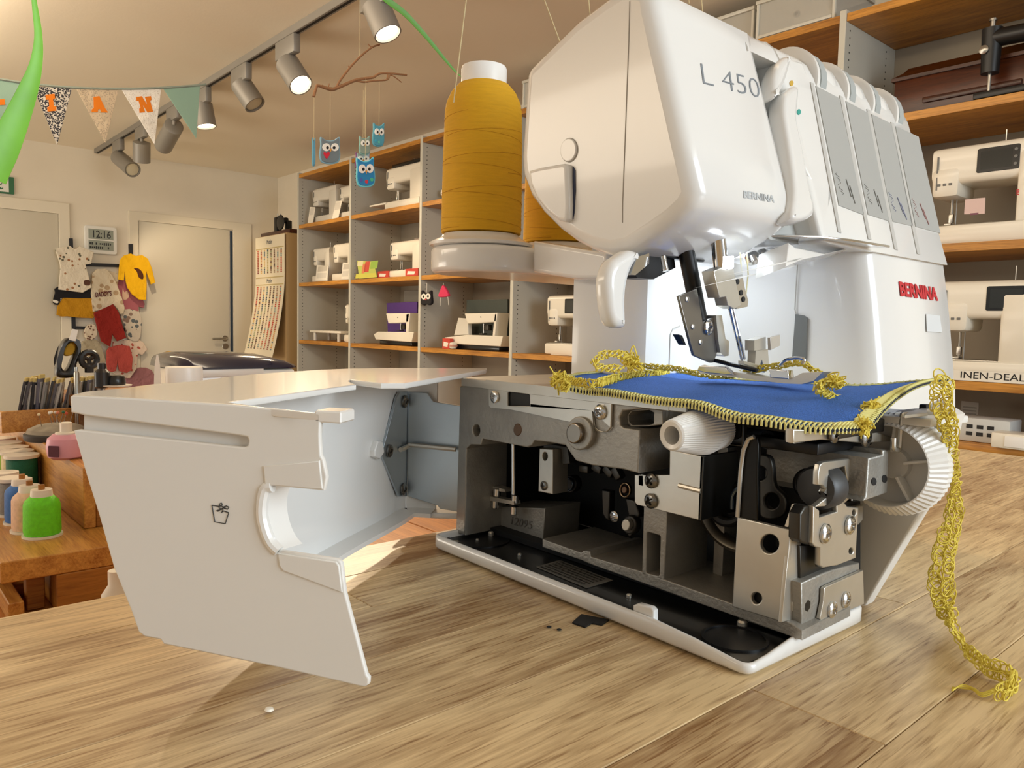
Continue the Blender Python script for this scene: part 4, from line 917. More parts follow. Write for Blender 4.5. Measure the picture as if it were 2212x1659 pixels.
# right half: zinc bracket, knob, tall bracket
PBk = PY(.333)
zbk = plate('zinc_bracket', m_zinc, SG, PBk, [zb((60, 716), (280, 716), (282, 545), (350, 572), (494, 600), (480, 815), (474, 1002), (270, 952), (140, 920), (75, 905), (60, 885)), zb((90, 718.5), (108, 722), (110, 780), (90, 775))], .002, .0004)
xe = PBk.hit(zb((487, 800))[0])[0]
plate('bracket_side', m_gun, zbk, PX(xe), [[(.333, PBk.uv(zb((494, 600))[0])[1]), (.365, PBk.uv(zb((494, 600))[0])[1]), (.365, PBk.uv(zb((474, 1002))[0])[1]), (.333, PBk.uv(zb((474, 1002))[0])[1])]], .002, .0003, 0, px=False)
MB().tube([PBk.hit(q) for q in zb((340, 782), (410, 800), (480, 818))], .0014, 8).build('bracket_rib', m_zinc, zbk)
screw(PBk, zb((170, 752))[0], .0042, .8, .0003, SCRG); screw(PBk, zb((168, 878))[0], .0042, .5, .0003, SCRG)
kc = (-.2225, .1045)
prof_k = [(.0045, .030), (.0045, .0005), (.0065, 0), (.0075, .0008), (.0112, .020), (.0118, .026), (.0105, .033), (.0098, .040)]
MB().lathe(prof_k, (kc[0], .298, kc[1]), (0, 1, -.0), 96, mod=lambda k, r: r*(1-.035*(k % 2)) if r > .0066 else r).build('adjusting_knob', m_w, SG, smooth=20)
plate('knob_mount', m_gun, SG, PY(.341), [zb((600, 480), (690, 350), (745, 380), (740, 540), (605, 525)), circ(zb((690, 430))[0], 11, 18, 18)], .004, .0006)
plate('knob_shaft_hole', m_dk, SG, PY(.346), [circ(zb((690, 430))[0], 14, 22, 18)], .002)
PU_ = PY(.336)
ub = plate('tall_bracket', m_zinc, SG, PU_, [zb((705, 980), (1042, 1062), (985, 1642), (672, 1545)), circ(zb((908, 1150))[0], 58/2.91, 60/2.91, 28), circ(zb((826, 1492))[0], 32/2.91, 36/2.91, 20)], .003, .0006)
plate('bracket_backing', m_gun, ub, PU_, [zb((840, 1080), (980, 1090), (970, 1220), (840, 1200))], .002, 0, -.016)
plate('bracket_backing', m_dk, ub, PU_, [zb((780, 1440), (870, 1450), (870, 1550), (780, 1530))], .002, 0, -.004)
plate('bracket_flange', mat('flange_dark', '2b2a28', .3, .9), ub, PU_, [zb((706, 985), (725, 700), (742, 570), (770, 500), (800, 478), (822, 485), (830, 530), (826, 700), (828, 1008))], .003, .0006, -.001)
MB().tube([PU_.hit(q) for q in zb((708, 980), (728, 690), (745, 560), (775, 492), (812, 475))], .0011, 8).build('flange_edge', m_zinc, ub)
plate('bracket_tab', m_zinc, ub, PX(-.181), [zb((1026, 1044), (1072, 902), (1090, 898), (1050, 1050))], .002, .0003)
xs_ = PU_.hit(zb((1012, 1350))[0])[0]
PSd = PX(xs_+.0005)
plate('bracket_side', m_zinc, ub, PSd, [zb((1040, 1064), (1106, 1045), (1108, 1150), (1098, 1380), (1118, 1430), (1138, 1500), (1132, 1560), (1100, 1612), (985, 1644))], .002, .0004)
MB().lathe([(.0045, 0), (.0045, .0014), (.004, .0016), (.0034, .0016), (.0034, .0045), (.003, .005)], PSd.hit(zb((1088, 1520))[0]), (1, 0, 0), 6).build('hex_bolt', m_blk, SG)
MB().lathe([(.006, 0), (.006, .0008), (.0052, .001)], PSd.hit(zb((1085, 1518))[0]), (1, 0, 0), 28).build('bolt_washer', m_zinc, SG)
# links and dark parts behind the tall bracket
PLk = PY(.352)
plate('link_plate', m_gun, SG, PLk, [spline(zb((840, 590), (905, 602), (928, 680), (938, 780), (1000, 850), (1015, 920), (985, 975), (920, 998), (852, 975), (832, 900), (800, 830), (815, 760), (808, 650)), 4, True), circ(zb((848, 706))[0], 14, 15, 20), circ(zb((922, 880))[0], 16, 17, 22)], .004, .0008)
for q, r in zip(zb((895, 496), (1130, 770), (640, 900), (560, 860)), (62, 95, 150, 90)):
    disc('dark_gear', q, r*.9, r, m_blk, PY(.362), .008, (r*.5, r*.55), 0, .002, 2.91)
disc('gear_hub', zb((895, 496))[0], 26, 30, m_gun, PY(.358), .006, (12, 14), 0, .001, 2.91); disc('gear_hub', zb((1130, 770))[0], 28, 30, m_gun, PY(.356), .006, None, 0, .002, 2.91)
q0 = PY(.37).uv(zb((720, 900))[0]); rr = abs(PY(.37).uv(zb((720, 1165))[0])[1]-q0[1])
MB().tube([(q0[0]+rr*math.cos(a), .37, q0[1]+rr*math.sin(a)) for a in np.linspace(math.radians(190), math.radians(275), 20)], .0042, 10, flat=.6).build('drive_band', mat('band_steel', '6d665a', .35, .9), SG)
MB().tube([PY(.345).hit(q) for q in spline(zb((672, 930), (675, 860), (695, 815), (725, 795)), 5)], .0012, 8).build('blue_wire', mat('ring_blue_steel', '5b6672', .25, 1.), SG)
plate('feed_block', m_zinc, SG, PY(.345), [zb((1000, 425), (1060, 428), (1060, 520), (1030, 520), (1000, 500))], .02, .001)
# motor block
PMo = PX(-.163)
mo = plate('motor_block', m_cast, SG, PMo, [zb((1532, 610), (1622, 588), (1622, 560), (1660, 556), (1652, 830), (1500, 882), (1516, 850))], .055, .001)
for q in zb((1563, 757), (1630, 740)): plate('block_hole', m_dk, mo, PMo, [circ(q, 5.5, 8.5, 14)], .001, 0, .0003)
q = zb((1685, 690))[0]
MB().lathe([(.008, 0), (.0085, .004), (.006, .007)], PX(-.170).hit(q), (.3, 1, 0), 24).build('motor_bearing', m_blk, SG)
MB().box((-.218, .385, .0985), (.08, .06, .006), .001).build('motor_cover', m_blk, SG)
MB().box((-.192, .378, .1085), (.05, .05, .007), .001).build('feed_bar', m_gun, SG)
screw(PX(-.167), zb((1312, 455))[0], .0045, .4, 0, SCRG); screw(PX(-.167), zb((1510, 480))[0], .0048, .9, 0, SCRG)
plate('screw_rail', m_zinc, SG, PX(-.168), [zb((1060, 430), (1560, 440), (1690, 480), (1690, 505), (1500, 515), (1240, 495), (1060, 515))], .004, .0006)
# front end: looper carrier with roller, plates and screws
PFr = PX(-.1755)
fc = plate('casting_foot', m_cast, SG, PFr, [zb((1108, 1395), (1255, 1330), (1310, 1310), (1475, 1268), (1479, 1572), (1112, 1752))], .03, .0008)
plate('front_lower_bracket', m_zinc, SG, PFr, [zb((1232, 1412), (1470, 1308), (1477, 1520), (1212, 1625), (1196, 1612), (1200, 1590), (1218, 1500), (1222, 1425))], .002, .0004, .0024)
screw(PFr, zb((1268, 1552))[0], .0042, .3, .0025); screw(PFr, zb((1355, 1490))[0], .0042, .9, .0025)
fp = plate('roller_plate', m_zinc, SG, PFr, [zb((1148, 905), (1185, 930), (1185, 975), (1296, 940), (1292, 885), (1338, 875), (1362, 908), (1432, 915), (1415, 1230), (1300, 1275), (1210, 1290), (1190, 1275), (1192, 1165), (1158, 1158), (1142, 1135)), circ(zb((1405, 946))[0], 4, 7, 14), circ(zb((1386, 1186))[0], 5, 7, 14)], .003, .0005, .003)
plate('roller_plate_side', m_gun, fp, PFr, [zb((1090, 960), (1120, 910), (1148, 905), (1142, 1135), (1160, 1158), (1100, 1140), (1085, 1120))], .006, .001, .001)
screw(PFr, zb((1216, 1074))[0], .0048, .2, .0032); screw(PFr, zb((1370, 1022))[0], .0048, .8, .0032)
plate('roller_loop', m_zinc, SG, PFr, [zb((1182, 645), (1205, 628), (1378, 606), (1390, 620), (1393, 800), (1378, 850), (1342, 885), (1295, 885), (1260, 880), (1215, 905), (1150, 910), (1225, 850), (1228, 800), (1200, 775), (1170, 770), (1172, 690)), zb((1238, 682), (1342, 655), (1352, 720), (1375, 780), (1345, 820), (1260, 840), (1215, 815), (1240, 770))], .003, .0006, .0035)
yr0 = PFr.hit(zb((1235, 800))[0])[1]; yr1 = PFr.hit(zb((1355, 800))[0])[1]; zr_ = PFr.hit(zb((1290, 790))[0])[2]
MB().lathe([(.003, -.002), (.0095, -.001), (.0108, .001), (.0108, .011), (.0098, .012)], (-.178, yr0, zr_), (0, 1, 0), 40).build('roller', mat('roller_rubber', '3a3a3b', .45), SG)
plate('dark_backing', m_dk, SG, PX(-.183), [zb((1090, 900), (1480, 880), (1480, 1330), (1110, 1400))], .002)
plate('side_slider', m_zinc, SG, PX(-.180), [zb((1432, 920), (1500, 905), (1496, 1000), (1470, 1030), (1432, 1025))], .004, .0006)
plate('lower_slider', m_gun, SG, PX(-.179), [zb((1100, 1160), (1195, 1165), (1200, 1290), (1312, 1275), (1312, 1310), (1105, 1392))], .003, .0005)
# handwheel, its housing wall and the wire hook
PWh = PY(.402)
def circ3(a, b, c):
    A = np.array([[2*(b[0]-a[0]), 2*(b[1]-a[1])], [2*(c[0]-a[0]), 2*(c[1]-a[1])]]); r = np.array([b[0]**2+b[1]**2-a[0]**2-a[1]**2, c[0]**2+c[1]**2-a[0]**2-a[1]**2])
    o = np.linalg.solve(A, r); return o, math.hypot(*(np.array(a)-o))
wc, wr = circ3(*[PWh.uv(q) for q in zb((1905, 462), (1992, 700), (1720, 990))])
wo = (wc[0], .402, wc[1])
MB().lathe([(wr*.93, .018), (wr, .016), (wr*1.0, .010), (wr*.80, .0004), (wr*.77, 0), (wr*.755, .001), (wr*.74, .012), (wr*.3, .014), (wr*.28, .010), (wr*.12, .010)], wo, (0, 1, 0), 120, mod=lambda k, r: r*(1-.022*(k % 2)) if r > wr*.79 else r).build('hand_wheel', m_wm, SG, smooth=25)
for k in range(5):
    a = math.radians(14+72*k); MB().box((wc[0]+wr*.5*math.cos(a), .411, wc[1]+wr*.5*math.sin(a)), (wr*.5, .008, .0016), .0004, 1, rot=Matrix.Rotation(-a, 3, 'Y')).build('wheel_spoke', m_wm, SG)
plate('wheel_housing', m_wm, SG, PY(.428), [[(1868, 1309), (1990, 1105), (2046, 972), (2068, 896), (2050, 884), (1960, 884), (1840, 900), (1840, 1311)]], .012, .0012)
plate('housing_top', m_wm, SG, PZ(.1135), [[(-.21, .40), (-.146, .405), (-.142, .444), (-.21, .444)]], .004, .0008, px=False)
MB().tube([PX(-.160).hit(q) for q in spline(zb((1688, 482), (1688, 540), (1705, 560), (1724, 548), (1732, 470), (1740, 350), (1765, 335), (1905, 320)), 6)], .0013, 8).build('wire_hook', m_zinc, SG)
plate('stitch_plate', m_zinc, SG, PZ(.1165), [zb((1780, 318), (1850, 300), (1975, 240), (2035, 245), (1900, 300), (1905, 325), (1760, 340))], .0016, .0003)
MB().box(PX(-.160).hit(zb((1885, 300))[0]), (.004, .006, .005), .0006).build('hook_pivot', m_blk, SG)
# ------------------------------------------------------------------ swung-out side cover
L_ = np.array([-.3537, .0716]); R_ = np.array([-.2550, .1425])
PCv = Plane((L_[0], L_[1], 0), (*(R_-L_), 0), (0, 0, 1))
cv = plate('side_cover', m_wm, SG, PCv, [zg((116, 290), (114, 215), (125, 206), (400, 222), (900, 254), (1300, 296), (1310, 300), (1306, 400), (1310, 495), (1322, 515), (1340, 600), (1326, 664), (1088, 642), (1050, 640), (1022, 665), (1005, 760), (1018, 840), (1045, 905), (1080, 950), (1104, 960), (1112, 950), (1392, 992), (1410, 1010), (1426, 1150), (1530, 1545), (1542, 1560), (1540, 1590), (1520, 1602), (1500, 1600), (1100, 1508), (560, 1398), (545, 1376), (470, 1362), (440, 1340), (405, 1240), (320, 1030), (250, 780), (190, 590), (150, 450), (130, 376), (150, 372), (945, 456), (962, 448), (966, 425), (960, 408), (920, 400), (182, 304))], .0026, .0007, smooth=50)
plate('groove_back', m_wm, cv, PCv, [zg((150, 280), (1000, 380), (1000, 480), (150, 400))], .001, 0, -.0035)
for nm, pts in (('latch_pad', zg((1040, 545), (1308, 518), (1322, 655), (1048, 636))), ('latch_pad', zg((1110, 962), (1386, 1000), (1402, 1020), (1416, 1148), (1135, 1046), (1116, 1020)))):
    plate(nm, m_wm, cv, PCv, [pts], .0012, .0005, .0007)
MB().tube([PCv.hit(q)+PCv.n*-.001 for q in spline(zg((1075, 645), (1040, 660), (1024, 760), (1040, 850), (1068, 915), (1106, 955)), 6)], .0024, 10).build('notch_lip', m_w, cv)
nf = MB()
fr = spline([PCv.hit(q) for q in zg((1078, 646), (1045, 672), (1030, 760), (1046, 850), (1075, 915), (1108, 952))], 5)
nf.loft([[p-PCv.n*.001+PCv.u*0 for p in fr], [p-PCv.n*.012+PCv.u*.004 for p in fr]], cap=False, closed=False); nf.build('notch_wall', m_w, cv)
mb = MB()
for pts in (zg((796, 735), (792, 731), (806, 812), (856, 821), (872, 770), (858, 764)), zg((795, 733), (830, 739)), zg((828, 732), (826, 745), (846, 752), (838, 770), (848, 760), (872, 768)), zg((820, 762), (846, 745), (868, 752)), zg((838, 722), (828, 726), (834, 738), (842, 728), (838, 722)), zg((850, 740), (862, 736), (874, 742), (866, 752), (852, 745)), zg((815, 758), (840, 752), (850, 742), (834, 735))):
    mb.tube([PCv.hit(q)+PCv.n*.0001 for q in pts], .00022, 5)
mb.build('scissors_icon', mat('icon_ink', '3a3836', .6), cv)
# top plate
PTp = PZ(.1215)
topc = plate('cover_top', m_w, SG, PTp, [zg((116, 212), (130, 203), (185, 190), (340, 176), (500, 155), (720, 140), (860, 120), (1000, 106), (1130, 97), (1300, 86), (1440, 80), (1600, 77), (2105, 78), (2100, 86), (1715, 150), (1600, 150), (1452, 132), (1446, 142), (1480, 156), (868, 240), (1040, 264), (1300, 292), (900, 252), (400, 220))], .0032, .0006)
MB().box(PCv.hit(zg((1345, 312))[0])-PCv.n*.006, (.011, .012, .0046), .0006, 1, rot=Matrix.Rotation(math.atan2(R_[1]-L_[1], R_[0]-L_[0]), 3, 'Z')).build('cover_top_end', m_w, topc)
# outer wall seen from inside, with its bottom flange
bp = spline([(-.330, .112), (-.368, .160), (-.407, .213), (-.448, .278), (-.466, .304), (-.464, .315), (-.452, .326)], 6)
bp = [np.array(p) for p in bp]
def offs(d):
    o = []
    for i, p in enumerate(bp):
        t = bp[min(i+1, len(bp)-1)]-bp[max(i-1, 0)]; t = t/np.linalg.norm(t); o.append(p+np.array([t[1], -t[0]])*d)
    return o
inn, out_ = offs(.0), offs(-.003); fl = offs(.014)
MB().loft([[(*p, .0165) for p in out_], [(*p, .1185) for p in out_], [(*p, .1185) for p in inn], [(*p, .020) for p in inn], [(*p, .0195) for p in fl], [(*p, .0165) for p in fl], [(*p, .0165) for p in out_]], cap=False, closed=False).build('cover_wall', m_w, SG, smooth=40)
# steel hinge
Q1, Q2 = np.array([-.4605, .314]), np.array([-.405, .352])
PH = Plane((Q1[0], Q1[1], 0), (*(Q2-Q1), 0), (0, 0, 1)); PHl = Plane((-.407, .213, 0), (-.055, .087, 0), (0, 0, 1))
m_blu = mat('hinge_steel', 'b3bec6', .35, .9, var=.05, vscale=30)
hg = plate('hinge_plate', m_blu, SG, PH, [zg((1728, 190), (1820, 196), (1850, 238), (2000, 262), (2000, 770), (1880, 750), (1870, 735), (1728, 690))], .002, .0004)
plate('hinge_wing', m_blu, hg, PHl, [zg((1728, 188), (1680, 190), (1664, 215), (1590, 490), (1675, 690), (1728, 690))], .002, .0004, .002)
MB().tube([PHl.hit(q)+PHl.n*.004 for q in zg((1668, 466), (1720, 442))]+[PH.hit(q)+PH.n*.004 for q in zg((1745, 440), (1965, 462))], .0018, 8).build('hinge_rod', m_zinc, hg)
for q in zg((1698, 236), (1624, 472), (1692, 656)): screw(PHl, q, .0045, .4, .0022, SCRG, hg)
plate('wall_clip', m_w, SG, PHl, [zg((1545, 470), (1560, 425), (1585, 425), (1592, 480), (1570, 512), (1545, 500))], .005, .001, .004)
plate('hinge_floor', m_w, SG, PZ(.019), [zg((1655, 748), (1720, 700), (1850, 700), (1872, 715), (1875, 735), (1990, 742), (1990, 775), (1830, 770), (1700, 738))], .004, .001)
# ------------------------------------------------------------------ spool stand
zs = .2235
def stad(x0, y0, x1, y1, r): return rrect(x0, y0, x1, y1, r, 8)
stn = plate('spool_stand', m_w, SG, PZ(.214), [stad(-.505, .338, -.425, .66, .038)], .020, .004, px=False, smooth=50)
plate('stand_arm', m_w, SG, PY(.388), [[(1150, 520), (1310, 546), (1311, 604), (1240, 603), (1150, 588)]], .03, .003)
CN = [(-.4665, .376), (-.4665, .461), (-.4665, .546)]
for i, (x, y) in enumerate(CN):
    MB().lathe([(.034, 0), (.0395, .0015), (.040, .0035), (.036, .0055), (.031, .008), (.029, .0105), (.004, .0105)], (x, y, .2135), (0, 0, 1), 48).build('spool_cushion', m_w, SG)
MB().cyl((-.427, .4775, .21), (-.427, .4775, .70), .0032, seg=12).cyl((-.423, .4835, .21), (-.423, .4835, .52), .0022, seg=12).build('thread_mast', m_chrome, SG)
m_yel = mat('yellow_thread', 'dba60e', .75, bump=.3, bscale=900, var=.05, vscale=90, stretch=(1, 1, 9))
m_core = mat('cone_core', 'eceae6', .35)
def cone(x, y, lab):
    t = thing('thread_cone', lab, 'thread cone', (x, y, .2244), 0, 'yellow thread cones on the spool stand')
    pr = [(.0268, .0), (.0305, .0008), (.0308, .004), (.0306, .03), (.0299, .07), (.0292, .092), (.0280, .0985), (.0245, .106), (.0195, .1115), (.0168, .1125)]
    pp = []
    for k in range(len(pr)-1):
        n = max(1, int((pr[k+1][1]-pr[k][1])/.0011))
        for j in range(n):
            f = j/n; pp.append((pr[k][0]+(pr[k+1][0]-pr[k][0])*f+.00012*math.sin(len(pp)*2.1), pr[k][1]+(pr[k+1][1]-pr[k][1])*f))
    pp.append(pr[-1])
    MB().lathe(pp, (x, y, .2244), (0, 0, 1), 64).build('thread_winding', m_yel, t, smooth=60)
    mb = MB(); random.seed(int(y*1000))
    for k in range(7):
        z0 = .006+.012*k+random.random()*.008; a0 = random.random()*6; dz = .016*(1 if k % 2 else -1)
        pts = []
        for j in range(40):
            s = j/39; zz = min(max(z0+dz*s, .003), .097); r = np.interp(zz, [p[1] for p in pr], [p[0] for p in pr])+.0001
            pts.append((x+r*math.cos(a0+s*7), y+r*math.sin(a0+s*7), .224+zz))
        mb.tube(pts, .0002, 4)
    mb.build('winding_ridges', mat('yellow_thread_shade', 'c08a08', .8), t, kind='stuff')
    MB().lathe([(.004, .002), (.0155, .002), (.0172, .110), (.0172, .1235), (.0166, .1252), (.0135, .1252), (.0130, .118), (.0042, .115)], (x, y, .2244), (0, 0, 1), 40).build('cone_core', m_core, t)
    return t
cone(*CN[0], 'tall mustard yellow thread cone standing clear to the left of the machine head')
cone(*CN[1], 'mustard yellow thread cone half hidden behind the beige side of the machine head')
def strand(q0, q1, P, lab, par=None):
    a, b = P.hit(q0), P.hit(q1)
    return a, b
m_th = mat('thread_strand', 'cdbd92', .8)
PT2 = PX(-.445)
for a, b in (((1012, -40), (980, 222)), ((1165, -30), (1212, 97)), ((1268, -40), (1276, 47)), ((1483, -30), (1489, 8)), ((1513, -30), (1518, 28))):
    MB().tube([PT2.hit(a), PT2.hit(b)], .00045, 5).build('thread_strand', m_th, SG)
# ------------------------------------------------------------------ blue fabric sample with yellow overlock edge
m_fab = mat('blue_felt', '3f6fc4', .95, bump=.6, bscale=1500, var=.14, vscale=900)
m_st = mat('stitch_yellow', 'ddd58a', .8); m_st2 = mat('chain_yellow', 'e0cb52', .8); m_edge = mat('fabric_edge', '141a2c', .9)
BK = [PZ(z).hit(q) for q, z in (((1203, 822), .1232), ((1265, 807), .1240), ((1340, 800), .1244), ((1430, 803), .1246), ((1545, 814), .1244), ((1700, 828), .1244), ((1817, 831), .1248), ((1930, 829), .1262), ((2005, 824), .1285), ((2046, 816), .1305))]
FR = [PZ(.1225).hit((1207, 829))]+[PY(y).hit(q) for q, y in (((1265, 843), .319), ((1330, 852), .317), ((1420, 863), .316), ((1500, 876), .315), ((1560, 892), .314), ((1620, 907), .315))]+[PX(x).hit(q) for q, x in (((1700, 918), -.1755), ((1790, 925), -.160), ((1872, 927), -.152))]
fb = thing('fabric_swatch', 'blue felt sample with yellow overlocked edges lying under the presser foot', 'fabric', (-.23, .36, .119))
bk = spline(BK, 6); fr_ = spline(FR, 6); NR = 14
def fp_(i, t):
    p = bk[i]*(1-t)+fr_[i]*t; z = bk[i][2]+(fr_[i][2]-bk[i][2])*t**3; return np.array([p[0], p[1], z+.0006*math.sin(i*.45+t*3)])
g = [[fp_(i, r/NR) for i in range(len(bk))] for r in range(NR+1)]
nb = len(bk); V = [p for r in g for p in r]; V2 = [p-np.array([0, 0, .0016]) for p in V]; F = []
for r in range(NR):
    for i in range(nb-1):
        a = r*nb+i; F.append((a, a+1, a+nb+1, a+nb)); F.append(tuple(x+len(V) for x in (a, a+nb, a+nb+1, a+1)))
E_ = [(r*nb, (r+1)*nb) for r in range(NR)]+[(r*nb+nb-1, (r+1)*nb+nb-1) for r in range(NR)]+[(i, i+1) for i in range(nb-1)]+[(NR*nb+i, NR*nb+i+1) for i in range(nb-1)]
for a, b in E_: F.append((a, b, b+len(V), a+len(V)))
MB().add(V+V2, F).build('felt', m_fab, fb, smooth=60)
def resample(pts, step):
    pts = [np.array(p) for p in pts]; out = [pts[0]]; acc = 0
    for a, b in zip(pts[:-1], pts[1:]):
        L = np.linalg.norm(b-a); s = step-acc
        while s <= L: out.append(a+(b-a)*s/L); s += step
        acc = (acc+L) % step
    return out
def overlock(path, inner, name, w=.0056, step=.0021, up=.0006):
    "stitches wrapping a raw edge: legs across the edge, a chain along it"
    a = resample(path, step); mb = MB(); me_ = MB()
    L = len(a); inn = resample(inner, step*np.sum([np.linalg.norm(inner[k+1]-inner[k]) for k in range(len(inner)-1)])/max(1e-9, np.sum([np.linalg.norm(path[k+1]-path[k]) for k in range(len(path)-1)])))
    L = min(L, len(inn))
    me_.tube([a[k]+np.array([0, 0, -.0008]) for k in range(L)], .0010, 6); 
    for k in range(L-1):
        d = inn[k]-a[k]; d = d/(np.linalg.norm(d)+1e-9); tn = a[k+1]-a[k]
        o = a[k]-d*.0009; up_ = np.array([0, 0, up])
        mb.tube([o+np.array([0, 0, -.0022]), o+up_*.2, a[k]+d*w+up_+tn*.25], .0006, 4)
        mb.tube([o+up_*.2, a[k]+d*w*.15+up_*1.6+tn*.5, o+tn+up_*.2], .0005, 4)
        if k % 2 == 0: mb.tube([a[k]+d*w+up_+tn*.25, a[k]+d*w*1.12+up_+tn*1.2, a[k]+d*w+up_+tn*2.25], .0005, 4)
    me_.build('raw_edge', m_edge, fb); mb.build(name, m_st, fb, kind='stuff', fix=False)
overlock([fp_(i, 1) for i in range(nb)], [fp_(i, .86) for i in range(nb)], 'overlock_stitching')
overlock([fp_(i, 0) for i in range(nb)], [fp_(i, .12) for i in range(nb)], 'overlock_stitching', step=.0034)
rt = [fp_(nb-1, k/NR) for k in range(NR+1)]
overlock(rt, [fp_(nb-5, k/NR) for k in range(NR+1)], 'overlock_stitching', w=.010, step=.0019)
overlock([fp_(0, k/NR) for k in range(NR+1)], [fp_(3, k/NR) for k in range(NR+1)], 'overlock_stitching')
def chain(pts, rad, name='thread_chain', turns=None, r=.00042, m=None, seed=1, loops=3, step=.0007, jit=.25):
    "crocheted thread chain: several strands looping round a path"
    random.seed(seed); P_ = resample(pts, step); n = len(P_); mb = MB(); ph = [random.random()*6 for _ in range(loops)]
    for s in range(loops):
        out = []
        for i in range(n):
            t = P_[min(i+1, n-1)]-P_[max(i-1, 0)]; t = t/(np.linalg.norm(t)+1e-9)
            a = np.cross(t, [0.75, -.66, .1]); a = a/(np.linalg.norm(a)+1e-9); b = np.cross(t, a)
            R = rad(i/n) if callable(rad) else rad; R *= 1+jit*math.sin(i*.37+s)
            w = i*step/(.0036+.0004*s)*2*math.pi*(1 if s % 2 else -1)+ph[s]
            out.append(P_[i]+a*(R*math.sin(w))+b*(R*.55*math.cos(w))+t*(.0018*math.sin(2*w)))
        mb.tube(out, r, 4)
    return mb.build(name, m or m_st2, fb, fix=False, kind='stuff')
up = np.array([0, 0, .0016])
def on(q, z): return PZ(z).hit(q)+up
c1 = [on(q, z) for q, z in zip(ze((60, 1150), (250, 1185), (420, 1142), (560, 1120), (690, 1112), (770, 1098)), (.1235, .1235, .124, .1245, .1245, .1245))]
chain(spline(c1, 8), .0022, seed=2)
PCh2 = PY(.40)
c2 = [PCh2.hit(q) for q in ze((560, 1040), (700, 1052), (840, 1065), (960, 1095), (1100, 1112))]+[PY(.395).hit(q) for q in ze((1250, 1102), (1400, 1062), (1540, 1040), (1680, 1022), (1740, 1062), (1830, 1110), (1930, 1140))]
chain(spline(c2, 8), .0016, seed=3)
c3 = [PX(-.18).hit(q) for q in zb((1350, 130), (1240, 140), (1215, 175), (1300, 225), (1400, 262), (1480, 285), (1545, 300))]
chain(spline(c3, 8), .0020, seed=4)
c4 = [PX(-.158).hit(q) for q in zb((1550, 300), (1510, 340), (1530, 370), (1490, 390), (1520, 420))]
chain(spline(c4, 8), .0040, seed=5, loops=4)
c5 = [PX(-.25).hit(q) for q in ze((560, 1020), (520, 1000), (430, 965), (340, 965), (280, 1000), (265, 1040), (330, 1060), (450, 1062))]
chain(spline(c5, 8), .0018, seed=6, loops=2)
def tuft(P, q, R, n, nm='thread_tuft', seed=1):
    random.seed(seed); mb = MB(); c = P.hit(q)
    for k in range(n):
        d = [np.array([random.gauss(0, 1) for _ in range(3)]) for _ in range(4)]
        mb.tube(spline([c+x*R*.45 for x in d], 4), .0004, 4)
    mb.build(nm, m_st2, fb, fix=False, kind='stuff')
tuft(PZ(.1245), ze((20, 1140))[0], .0055, 34, seed=2); tuft(PZ(.1245), ze((70, 1170))[0], .004, 20, seed=3)
tuft(PX(-.25), ze((520, 1020))[0], .0055, 26, seed=4); tuft(PX(-.175), zb((1330, 130))[0], .0042, 22, seed=5)
tuft(PX(-.158), zb((1545, 300))[0], .0042, 26, seed=6); tuft(PX(-.153), zb((1495, 410))[0], .0045, 28, seed=7)
# long tail hanging to the counter
PTl = PX(-.140)
t1 = [PTl.hit(q) for q in zb((2015, 115), (1985, 210), (2000, 300), (2035, 400), (2052, 520), (2058, 640), (2070, 740))]
t2 = [PX(-.142).hit(q) for q in zr((662, 400), (662, 480), (650, 570), (625, 650), (603, 740), (585, 840), (588, 930), (603, 1010), (622, 1075))]
t3 = [PZ(.0055).hit(q) for q in zr((640, 1160), (700, 1235), (770, 1305), (850, 1365), (945, 1395), (978, 1425), (945, 1480), (890, 1490))]
t3[0] = t3[0]+np.array([0, 0, .004])
def rad_t(t): return float(np.interp(t, [0, .12, .2, .3, .42, .55, .62, .75, .9, 1], [.0050, .0045, .0030, .0030, .0052, .0058, .0040, .0028, .0040, .0034]))
def lace(pts, rad, name, step=.0016, r=.00036, seed=1):
    "open crochet lace: rows of small thread rings hooked into each other along a path"
    random.seed(seed); P_ = resample(pts, step); n = len(P_); mb = MB(); vd = np.array([.75, -.66, 0])
    for i in range(n):
        t = P_[min(i+1, n-1)]-P_[max(i-1, 0)]; t = t/(np.linalg.norm(t)+1e-9); R = rad(i/n)
        a = np.cross(t, vd); a = a/(np.linalg.norm(a)+1e-9)
        for s in ((-.5, .5) if R > .0034 else (0,)):
            e1 = a+.35*np.array([random.gauss(0, 1) for _ in range(3)])*.5; e2 = t+.35*np.array([random.gauss(0, 1) for _ in range(3)])*.5
            rr = R*(.52 if R > .0034 else .85)*random.uniform(.8, 1.2); c = P_[i]+a*(s*R*1.1)+vd*random.uniform(-.0012, .0012)
            mb.tube([c+e1*rr*math.cos(x)+e2*(rr*.9+.0006)*math.sin(x) for x in np.linspace(0, 2*math.pi, 12)[:-1]], r, 4, closed=True)
    for s in (-1, 1):
        mb.tube([P_[i]+np.array([.66, .75, 0])*(s*rad(i/n)*.75+.0006*math.sin(i*1.3)) for i in range(n)], r, 4)
    return mb.build(name, m_st2, fb, fix=False, kind='stuff')
lace(spline(t1+t2+t3, 8), rad_t, 'thread_tail', seed=9)
mb = MB()
for k in range(3): mb.tube(spline([PZ(.0014+.0006*k).hit((x, y+4*k*math.sin(x))) for x, y in zr((890, 1488), (810, 1520), (760, 1485), (700, 1475), (645, 1470))], 5), .0004, 4)
mb.build('tail_end', m_st2, fb, fix=False, kind='stuff')
